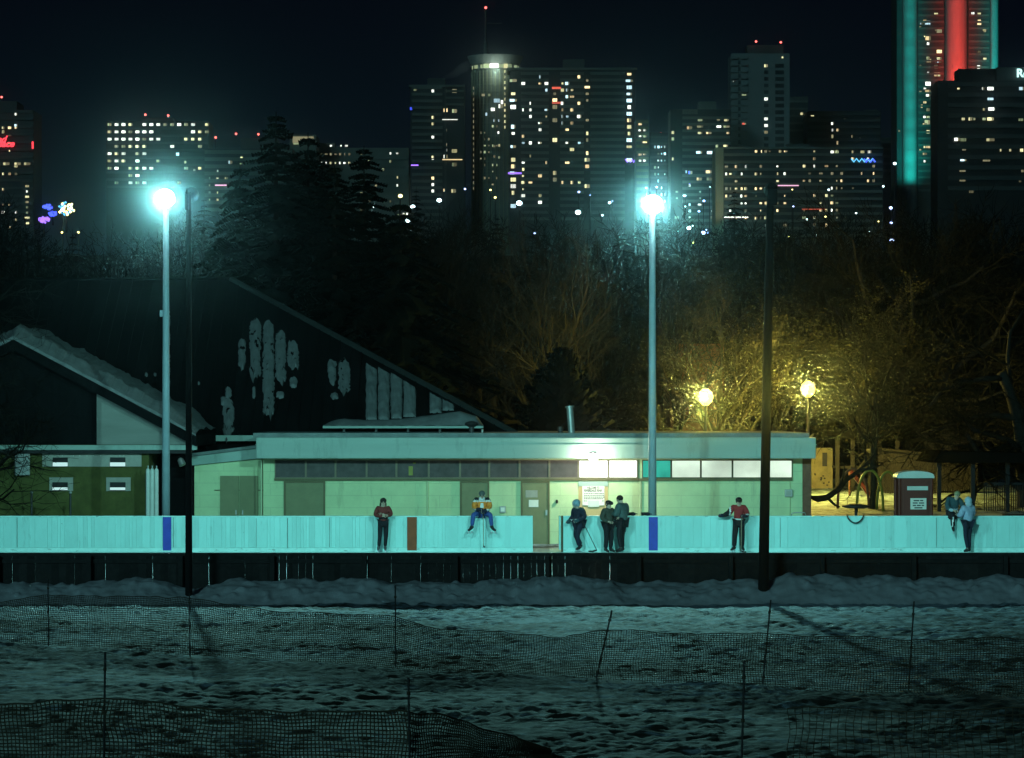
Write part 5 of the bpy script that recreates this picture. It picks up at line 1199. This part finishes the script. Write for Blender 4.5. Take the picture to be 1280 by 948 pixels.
def person(label, loc, rz, height, pose, top, trousers, shoes, hair=('short','hair'), stripes=None, top_r=.028, skates=True, gloves=None, trouser_r=.018, boxy=1., group=None, topname='jersey', collar=None, leg_stripe=None):
    r_ = thing('person', label, 'person', loc, R(rz), group); k = height/1.75; r_.scale = (k,k,k)
    J = dict(J0); J.update(pose); V = {n: Vector(p) for n, p in J.items()}
    rad = lambda n: RB[n.split('_')[0]]
    me = skinned({n: (V[n], rad(n)) for n in V}, SPINE+ARMS+LEGS, ('pelvis',))
    # face features, ears and fingers go into the same body mesh
    q = MB(); q.v = [tuple(v.co) for v in me.vertices]; q.f = [tuple(p.vertices) for p in me.polygons]; q.m = [0]*len(q.f); bpy.data.meshes.remove(me)
    hd = V['head']; upv = (V['crown']-V['neck']).normalized(); rt = Vector((1,0,0)); rt = (rt-upv*rt.dot(upv)).normalized(); fw = rt.cross(upv)*1.
    if fw.y > 0: fw = -fw
    def hp(a, b_, c): return hd + rt*a + fw*b_ + upv*c
    q.tube([hp(0,.075,.035), hp(0,.105,-.005), hp(0,.082,-.02)], [.008,.017,.012], 6)      # nose
    q.ball(hp(0,.075,-.075), .032, 8, sc=(1.1,.9,.8))                                        # chin
    for s in (-1,1): q.ball(hp(.095*s,.0,-.005), .026, 6, sc=(.45,.8,1.1))                   # ears
    for s in ('_l','_r'):
        h_, w = V['ha'+s], V['wr'+s]; d = (h_-w).normalized(); sx_ = d.cross(Vector((0,1,.2))).normalized(); nn = d.cross(sx_)
        if nn.y > 0: nn = -nn
        for i, (off, ln) in enumerate(((-.030,.070),(-.010,.080),(.011,.076),(.030,.060))):
            a = h_ + sx_*off + d*.015; q.tube([a, a+d*ln*.5+nn*.01, a+d*ln*.75+nn*.035, a+d*ln*.8+nn*.055], [.0105,.010,.009,.007], 6)
        a = w + (h_-w)*.45; q.tube([a, a+sx_*.045*(1 if s=='_l' else -1)+d*.02+nn*.015, a+sx_*.055*(1 if s=='_l' else -1)+d*.055+nn*.03], [.013,.012,.008], 6)
    body = local(q, 'body', M['skin'], r_, True)
    for s in (-1,1):
        e_ = MB(); e_.ball(hp(.033*s,.078,.012), .012, 8); local(e_, 'eye', M['ink'], r_, True)
    e_ = MB(); e_.ball(hp(0,.083,-.042), .022, 8, sc=(1.2,.35,.3)); local(e_, 'mouth', MC['lip'], r_, True)
    # top
    hem = V['pelvis'] + (V['pelvis']-V['waist'])*.25
    P = {'hem':(hem,(RB['pelvis']+top_r+.012)), 'waist':(V['waist'],RB['waist']+top_r+.02), 'chest':(V['chest'],RB['chest']+top_r+.012), 'neck':(V['chest'].lerp(V['neck'],.72),.085)}
    for s in ('_l','_r'):
        P['sh'+s]=(V['sh'+s],RB['sh']+top_r+.008); P['el'+s]=(V['el'+s],RB['el']+top_r*boxy+.006); P['wr'+s]=(V['wr'+s],RB['wr']+top_r*boxy*.8+.004)
    tm = skinned(P, [('hem','waist'),('waist','chest'),('chest','neck'),('chest','sh_l'),('chest','sh_r')]+limb('sh','el','wr'), ('hem',), 2)
    mats = top if isinstance(top,(list,tuple)) else [top]
    for m in mats: tm.materials.append(m)
    if stripes:
        for p in tm.polygons: p.material_index = stripes(p.center, V)
    o = bpy.data.objects.new(topname, tm); COL.objects.link(o); o.parent = r_
    # trousers
    P = {'pelvis':(V['pelvis'],RB['pelvis']+trouser_r)}
    for s in ('_l','_r'):
        P['hip'+s]=(V['hip'+s],RB['hip']+trouser_r); P['kn'+s]=(V['kn'+s],RB['kn']+trouser_r); P['an'+s]=(V['an'+s]+(V['kn'+s]-V['an'+s])*.08,RB['an']+trouser_r*1.05)
    tm = skinned(P, [('pelvis','hip_l'),('pelvis','hip_r')]+limb('hip','kn','an'), ('pelvis',), 2)
    for m in (trousers if isinstance(trousers,(list,tuple)) else [trousers]): tm.materials.append(m)
    if leg_stripe:
        for p in tm.polygons: p.material_index = leg_stripe(p.center, V)
    o = bpy.data.objects.new('trousers', tm); COL.objects.link(o); o.parent = r_
    # boots / skates
    for s in ('_l','_r'):
        a, t = V['an'+s], V['to'+s]; ht = t-a; hl = Vector((ht.x,ht.y,0)).normalized(); dn = Vector((0,0,-1)) if abs(ht.z) < .12 else (ht-hl*ht.dot(hl)).normalized()
        heel = a - hl*.05 + Vector((0,0,-.045))
        tm = skinned({'c':(a+(V['kn'+s]-a)*.22,.060),'a':(a,.062),'h':(heel,.046),'m':(a.lerp(t,.6)+Vector((0,0,-.01)),.050),'t':(t+hl*.03,.040)}, [('c','a'),('a','h'),('a','m'),('m','t')], ('a',), 1)
        tm.materials.append(shoes); o = bpy.data.objects.new('skate' if skates else 'boot', tm); COL.objects.link(o); o.parent = r_
        if skates:
            q = MB(); zb = min(heel.z, t.z)-.05; c0, c1 = heel-hl*.02, t+hl*.07
            q.tube([(c0.x,c0.y,zb-.03),(c1.x,c1.y,zb-.03)], .012, 6)
            for u in (.25,.75): c = c0.lerp(c1,u); q.tube([(c.x,c.y,zb-.03),(c.x,c.y,zb+.035)], .022, 6)
            b2 = bpy.data.objects.new('blade', q.mesh('blade', MC['steel'])); COL.objects.link(b2); b2.parent = o
    # hair and headgear
    kind, hm = hair; hm = MC[hm]
    q = MB()
    def cap_of(r, a, b_, c, sc, mi=0):
        o_ = len(q.v); q.ball((0,0,0), r, 14, mi, sc)
        for i in range(o_, len(q.v)):
            x, y, z = q.v[i]; p = hp(a+x, b_-y, c+z); q.v[i] = (p.x,p.y,p.z)
    if kind == 'short': cap_of(.104,0,-.022,.040,(.98,1.02,.92))
    elif kind == 'long': cap_of(.106,0,-.020,.038,(1,1.02,.95)); cap_of(.075,.055,-.05,-.10,(.8,.8,1.9)); cap_of(.075,-.055,-.05,-.10,(.8,.8,1.9))
    elif kind == 'cap':
        cap_of(.108,0,-.012,.046,(1,1.04,.80)); q.tube([hp(-.0,.07,.055), hp(0,.13,.045), hp(0,.185,.030)], [.066,.062,.04], 8)
    elif kind == 'helmet': cap_of(.130,0,-.012,.035,(.98,1.10,.92)); cap_of(.05,.11,.0,-.03,(.5,1.1,1.3)); cap_of(.05,-.11,.0,-.03,(.5,1.1,1.3))
    elif kind == 'tuque': cap_of(.114,0,-.015,.045,(1,1.02,.95)); cap_of(.03,0,-.01,.165,(1,1,1))
    elif kind == 'hood': cap_of(.118,0,-.028,.020,(1,1.03,1.12)); cap_of(.10,0,-.06,-.10,(1.2,.9,.8))
    local(q, {'short':'hair','long':'hair','cap':'cap','helmet':'helmet','tuque':'tuque','hood':'hood'}[kind], hm, r_, True)
    if kind in ('cap','tuque','helmet'):
        q = MB(); cap_of(.097,0,-.03,.0,(1,.95,.9)); local(q, 'hair', MC['hair'], r_, True)
    if kind == 'helmet':
        q = MB()
        for a in np.linspace(-.085,.085,7): q.tube([hp(a,.085+.02*(1-abs(a)/.085),.07), hp(a,.125-abs(a)*.3,-.01), hp(a*.8,.10,-.10)], .0045, 4)
        for c in (.05,.0,-.05): q.tube([hp(-.1,.05,c), hp(0,.128,c), hp(.1,.05,c)], .0045, 4)
        local(q, 'face_cage', MC['steel'], r_)
    if collar:
        q = MB(); n_ = V['chest'].lerp(V['neck'],.8); q.lathe((n_.x,n_.y-.005,n_.z-.06), [(.115,0),(.10,.06),(.085,.10),(.06,.06)], 14); local(q, 'collar', collar, r_, True)
    if gloves:
        for s in ('_l','_r'):
            h_, w = V['ha'+s], V['wr'+s]; q = MB(); d = (h_-w); q.tube([w-d*.45, w-d*.1, w+d*.7, h_+d*.55, h_+d*.95], [.058,.060,.062,.055,.030], 10); local(q, 'glove', gloves, r_, True)
    return r_
MC = {}
def mc(n, col, rough=.85, var=.2, scale=14, metal=0): MC[n] = mat(n, col, rough, var, scale, metal, bump=.9 if rough > .8 else 0)
mc('hair',(.02,.016,.014)); mc('greyhair',(.09,.10,.10)); mc('lip',(.32,.14,.12)); mc('steel',(.55,.56,.58),.3,.1,8,.8)
mc('rust',(.15,.028,.026)); mc('blackcloth',(.012,.013,.018)); mc('navy',(.016,.02,.04)); mc('orange',(.75,.24,.04)); mc('white',(.72,.72,.72)); mc('jeans',(.045,.09,.30)); mc('wine',(.28,.026,.03))
mc('greencoat',(.055,.095,.095)); mc('khaki',(.05,.055,.045)); mc('sky',(.30,.38,.52)); mc('paleblue',(.36,.46,.55)); mc('helmetgrey',(.22,.33,.40)); mc('blond',(.22,.22,.12)); mc('bootblack',(.02,.02,.022),.5); mc('skatewhite',(.10,.11,.12)); mc('stick',(.24,.19,.13)); mc('stickdark',(.02,.02,.02)); mc('teal',(.03,.07,.085))
fy = 99.45
# 1 standing, arms folded, leaning on the boards
person('standing person with long dark hair and folded arms in a dark red jacket', (X(479,99.6),99.6,.045), 4, 1.68,
  dict(el_l=(.26,-.02,1.16), wr_l=(.04,-.19,1.18), ha_l=(-.05,-.19,1.20), el_r=(-.26,-.02,1.16), wr_r=(-.02,-.21,1.13), ha_r=(.07,-.20,1.15), kn_r=(-.11,-.06,.50), an_r=(-.15,-.02,.10), to_r=(-.17,-.17,.045), an_l=(.06,0,.10), kn_l=(.09,-.05,.5), to_l=(.07,-.16,.045), crown=(.01,-.01,1.675)),
  [MC['rust'],MC['blackcloth']], MC['blackcloth'], MC['skatewhite'], ('long','hair'), stripes=lambda c,V: 1 if 1.05 < c.z < 1.10 else 0, top_r=.036, topname='jacket')
# 2 seated on the boards, orange and black jersey
bz = 1.127
def st2(c, V):
    if c.z > 1.27 and abs(c.x) < .34: return 1 if c.z > 1.315 else 2
    if abs(c.x) < .06 and 1.06 < c.z < 1.22: return 2
    if c.z < 1.04 and abs(c.x) > .14: return 2
    return 0
person('person in an orange, black and white jersey sitting on the boards with skates dangling', (X(602.5,99.9),99.98,bz-.80), 0, 1.72,
  dict(pelvis=(0,.02,.93), waist=(0,-.02,1.05), chest=(0,-.09,1.25), neck=(0,-.16,1.40), head=(0,-.215,1.48), crown=(0,-.21,1.585), sh_l=(.18,-.09,1.35), sh_r=(-.18,-.09,1.35), el_l=(.26,-.17,1.10), el_r=(-.26,-.17,1.10), wr_l=(.10,-.38,.99), ha_l=(.03,-.42,.95), wr_r=(-.12,-.36,1.03), ha_r=(-.04,-.42,1.02),
   hip_l=(.10,-.03,.90), kn_l=(.27,-.38,.86), an_l=(.31,-.36,.46), to_l=(.42,-.46,.36), hip_r=(-.10,-.03,.90), kn_r=(-.27,-.38,.86), an_r=(-.32,-.36,.46), to_r=(-.42,-.46,.36)),
  [MC['orange'],MC['blackcloth'],MC['white']], MC['jeans'], MC['bootblack'], ('short','greyhair'), stripes=st2, top_r=.042, gloves=MC['navy'], collar=MC['white'], trouser_r=.022)
# 3 helmeted player in the gate
person('player in a grey helmet and dark white banded jersey at the open gate', (X(724,99.75),99.75,.045), -50, 1.66,
  dict(chest=(0,-.06,1.27), waist=(0,-.02,1.07), neck=(0,-.09,1.43), head=(0,-.13,1.54), crown=(0,-.14,1.63), sh_l=(.19,-.05,1.37), sh_r=(-.19,-.05,1.37), el_l=(.30,-.02,1.10), wr_l=(.22,-.26,1.00), ha_l=(.20,-.33,.97), el_r=(-.29,0,1.10), wr_r=(-.22,-.24,.98), ha_r=(-.20,-.31,.95), kn_l=(.13,-.22,.50), an_l=(.13,-.08,.12), to_l=(.14,-.24,.06), kn_r=(-.13,-.03,.48), an_r=(-.15,.22,.16), to_r=(-.16,.10,.05)),
  [MC['navy'],MC['white'],MC['teal']], MC['navy'], MC['bootblack'], ('helmet','helmetgrey'), stripes=lambda c,V: 1 if .97 < c.z < 1.03 and abs(c.x) < .21 else (2 if c.z > 1.36 else 0), top_r=.050, gloves=MC['teal'], trouser_r=.035)
# 4 man in cap
person('man in a dark jacket and peaked cap facing his companion by the notice sign', (X(760.5,99.5),99.5,.0), 40, 1.66,
  dict(el_l=(.27,.0,1.13), wr_l=(.16,-.22,1.12), ha_l=(.12,-.30,1.14), el_r=(-.26,.03,1.12), wr_r=(-.17,-.20,1.02), ha_r=(-.12,-.27,1.00)),
  [MC['khaki'],MC['blackcloth']], MC['blackcloth'], MC['bootblack'], ('cap','blackcloth'), stripes=lambda c,V: 1 if c.y > -.02 and c.x > .02 else 0, top_r=.045, skates=False, topname='jacket', trouser_r=.03)
# 5 man in grey green coat, back towards us
person('tall man in a long grey green coat seen from behind, head bowed to the left', (X(777.5,fy),fy,.0), -128, 1.83,
  dict(neck=(0,-.03,1.47), head=(0,-.085,1.565), crown=(0,-.11,1.65), el_l=(.25,-.02,1.14), wr_l=(.14,-.24,1.16), ha_l=(.10,-.32,1.19), el_r=(-.25,-.02,1.14), wr_r=(-.14,-.22,1.12), ha_r=(-.10,-.30,1.15), pelvis=(0,0,.93), an_l=(.11,.05,.10), to_l=(.13,-.11,.045), an_r=(-.17,-.10,.10), to_r=(-.19,-.25,.045), kn_r=(-.14,-.1,.5)),
  MC['greencoat'], MC['blackcloth'], MC['bootblack'], ('short','hair'), top_r=.055, skates=False, topname='coat', collar=MC['greencoat'], trouser_r=.022)
# 6 player in wine jersey leaning on the boards
def st6(c, V):
    if abs(c.x) < .23:
        if .90 < c.z < .935 or 1.0 < c.z < 1.035: return 1
        if c.z <= 1.0: return 2
    a = abs(c.x)
    if c.x < -.255: return 2 if c.x < -.30 else 1
    if c.x > .2 and c.z < 1.19: return 2 if c.z < 1.15 else 1
    return 0
person('player in a dark red jersey resting a gloved arm on the boards', (X(923.5,99.55),99.55,.045), 0, 1.71,
  dict(el_r=(-.31,.06,1.20), wr_r=(-.48,.16,1.13), ha_r=(-.56,.18,1.12), el_l=(.27,-.03,1.16), wr_l=(.16,-.22,1.12), ha_l=(.10,-.27,1.12), an_r=(-.15,-.02,.10), to_r=(-.25,-.15,.045), an_l=(.10,.0,.10), to_l=(.15,-.16,.045), kn_r=(-.13,-.04,.5)),
  [MC['wine'],MC['white'],MC['blackcloth']], MC['blackcloth'], MC['bootblack'], ('cap','blackcloth'), stripes=st6, top_r=.052, gloves=MC['navy'], trouser_r=.034)
# 7 seated at the far right, 8 standing before
person('person in dark striped pants sitting on the boards behind the blue hooded one', (X(1192,99.95),99.98,bz-.82), 12, 1.70,
  dict(pelvis=(0,.02,.93), waist=(0,-.02,1.06), chest=(.02,-.07,1.26), neck=(.05,-.10,1.41), head=(.08,-.14,1.51), crown=(.09,-.14,1.60), el_l=(.29,-.12,1.14), wr_l=(.22,-.34,1.06), ha_l=(.18,-.41,1.04), el_r=(-.27,-.14,1.12), wr_r=(-.12,-.36,1.02), ha_r=(-.05,-.40,1.01),
   hip_l=(.10,-.03,.90), kn_l=(.30,-.30,.86), an_l=(.36,-.22,.44), to_l=(.42,-.34,.36), hip_r=(-.10,-.03,.90), kn_r=(-.16,-.36,.87), an_r=(-.13,-.33,.45), to_r=(-.16,-.46,.37)),
  [MC['teal'],MC['paleblue']], [MC['blackcloth'],MC['white']], MC['bootblack'], ('short','blond'), stripes=lambda c,V: 1 if c.z < 1.08 and abs(c.x) < .25 else 0, top_r=.045, trouser_r=.034, leg_stripe=lambda c,V: 1 if c.z < .84 and abs(abs(c.x)-(.17 if c.x < 0 else .36)) < .018 and c.y < -.3 else 0)
person('person in a pale blue hooded top and dark leggings standing before the seated one', (X(1210,fy),fy,.0), -150, 1.76,
  dict(el_l=(.24,-.06,1.15), wr_l=(.15,-.28,1.16), ha_l=(.12,-.36,1.17), el_r=(-.24,-.06,1.16), wr_r=(-.13,-.28,1.18), ha_r=(-.10,-.36,1.20), kn_r=(-.07,-.04,.5), an_r=(-.06,0,.1), to_r=(-.07,-.16,.045), kn_l=(.07,-.03,.5), an_l=(.05,.06,.1), to_l=(.05,-.1,.045)),
  MC['sky'], MC['navy'], MC['bootblack'], ('hood','paleblue'), top_r=.048, skates=False, topname='hooded_top', trouser_r=.014)
# hockey sticks
def stick(label, a, b_, blade_dx, m='stick'):
    s_ = thing('hockey_stick', label, 'hockey stick', tuple(b_))
    a, b_ = Vector(a), Vector(b_); q = MB(); q.tube([a, b_], .016, 4); q.build('shaft', MC[m], s_)
    q = MB(); q.tube([b_, b_+Vector((blade_dx*.5,-.02,-.035)), b_+Vector((blade_dx,-.03,-.03))], [.022,.030,.022], 6); q.build('blade', MC['stickdark'], s_)
    q = MB(); q.tube([a, a+(b_-a)*.09], .020, 6); q.build('grip', MC['stickdark'], s_)
stick('hockey stick held upright between the knees of the seated orange jersey player', (X(604,99.55),99.55,1.22), (X(604.3,99.6),99.6,.20), .05)
stick('hockey stick slanting to the ice beside the helmeted player at the gate', (X(728,99.5),99.45,.98), (X(746,99.3),99.3,.08), -.26, 'stickdark')
stick('hockey stick standing upright before the dark red jersey player', (X(927,99.2),99.24,1.18), (X(926.5,99.2),99.25,.06), .16)
for px, py, lb in ((790,645.3,'dark hockey glove lying flat on the boards beside the coated man'),(808,645.3,'dark hockey glove lying on the boards by the second lit pole')):
    gl_ = thing('hockey_glove', lb, 'glove', (X(px,100.04),100.04,1.127))
    q = MB(); q.tube([(-.16,0,.05),(-.06,.0,.06),(.04,.0,.055),(.11,0,.05)], [.055,.05,.058,.035], 8); local(q, 'cuff_and_palm', MC['blackcloth'], gl_, True)
    q = MB()
    for i in range(4): q.tube([(.08,-.035+.023*i,.06),(.17,-.035+.023*i,.05)], .014, 6)
    q.tube([(.0,-.05,.05),(.09,-.075,.045)], .015, 6); local(q, 'fingers', MC['navy'], gl_, True)

# ------------------------------------------------------------------ winter night haze
hz = MB(); hz.box(-2650, 2650, -65, 3250, -3.0, 320)
hv = bpy.data.materials.new('night_haze'); nt, N, L = nodes(hv); N.remove(N['Principled BSDF'])
v = N.new('ShaderNodeVolumePrincipled'); v.inputs['Color'].default_value = (.72,.92,1,1); v.inputs['Density'].default_value = HAZE; v.inputs['Anisotropy'].default_value = .992
L.new(v.outputs[0], N['Material Output'].inputs['Volume'])
if HAZE > 0: tag(hz.build('haze', hv), 'thin cold night air over the park', None, None, 'stuff')

# ------------------------------------------------------------------ camera and render settings
cam = bpy.data.cameras.new('camera'); co = bpy.data.objects.new('camera', cam); COL.objects.link(co); S.camera = co
co.location = (0,0,H); co.rotation_euler = (R(90),0,0); cam.sensor_width = 36; cam.lens = 36*F/1280; cam.shift_y = (HY-474)/1280
cam.clip_start = .5; cam.clip_end = 9000
S.view_settings.view_transform = 'Standard'; S.view_settings.look = 'None'; S.view_settings.exposure = 0; S.view_settings.gamma = 1; S.view_settings.use_curve_mapping = False
S.render.resolution_x, S.render.resolution_y = 1024, 758
S.cycles.use_denoising = True; S.cycles.max_bounces = 5; S.cycles.diffuse_bounces = 2; S.cycles.glossy_bounces = 2; S.cycles.volume_bounces = 0; S.cycles.transparent_max_bounces = 8
S.cycles.sample_clamp_indirect = 4; S.cycles.use_light_tree = True
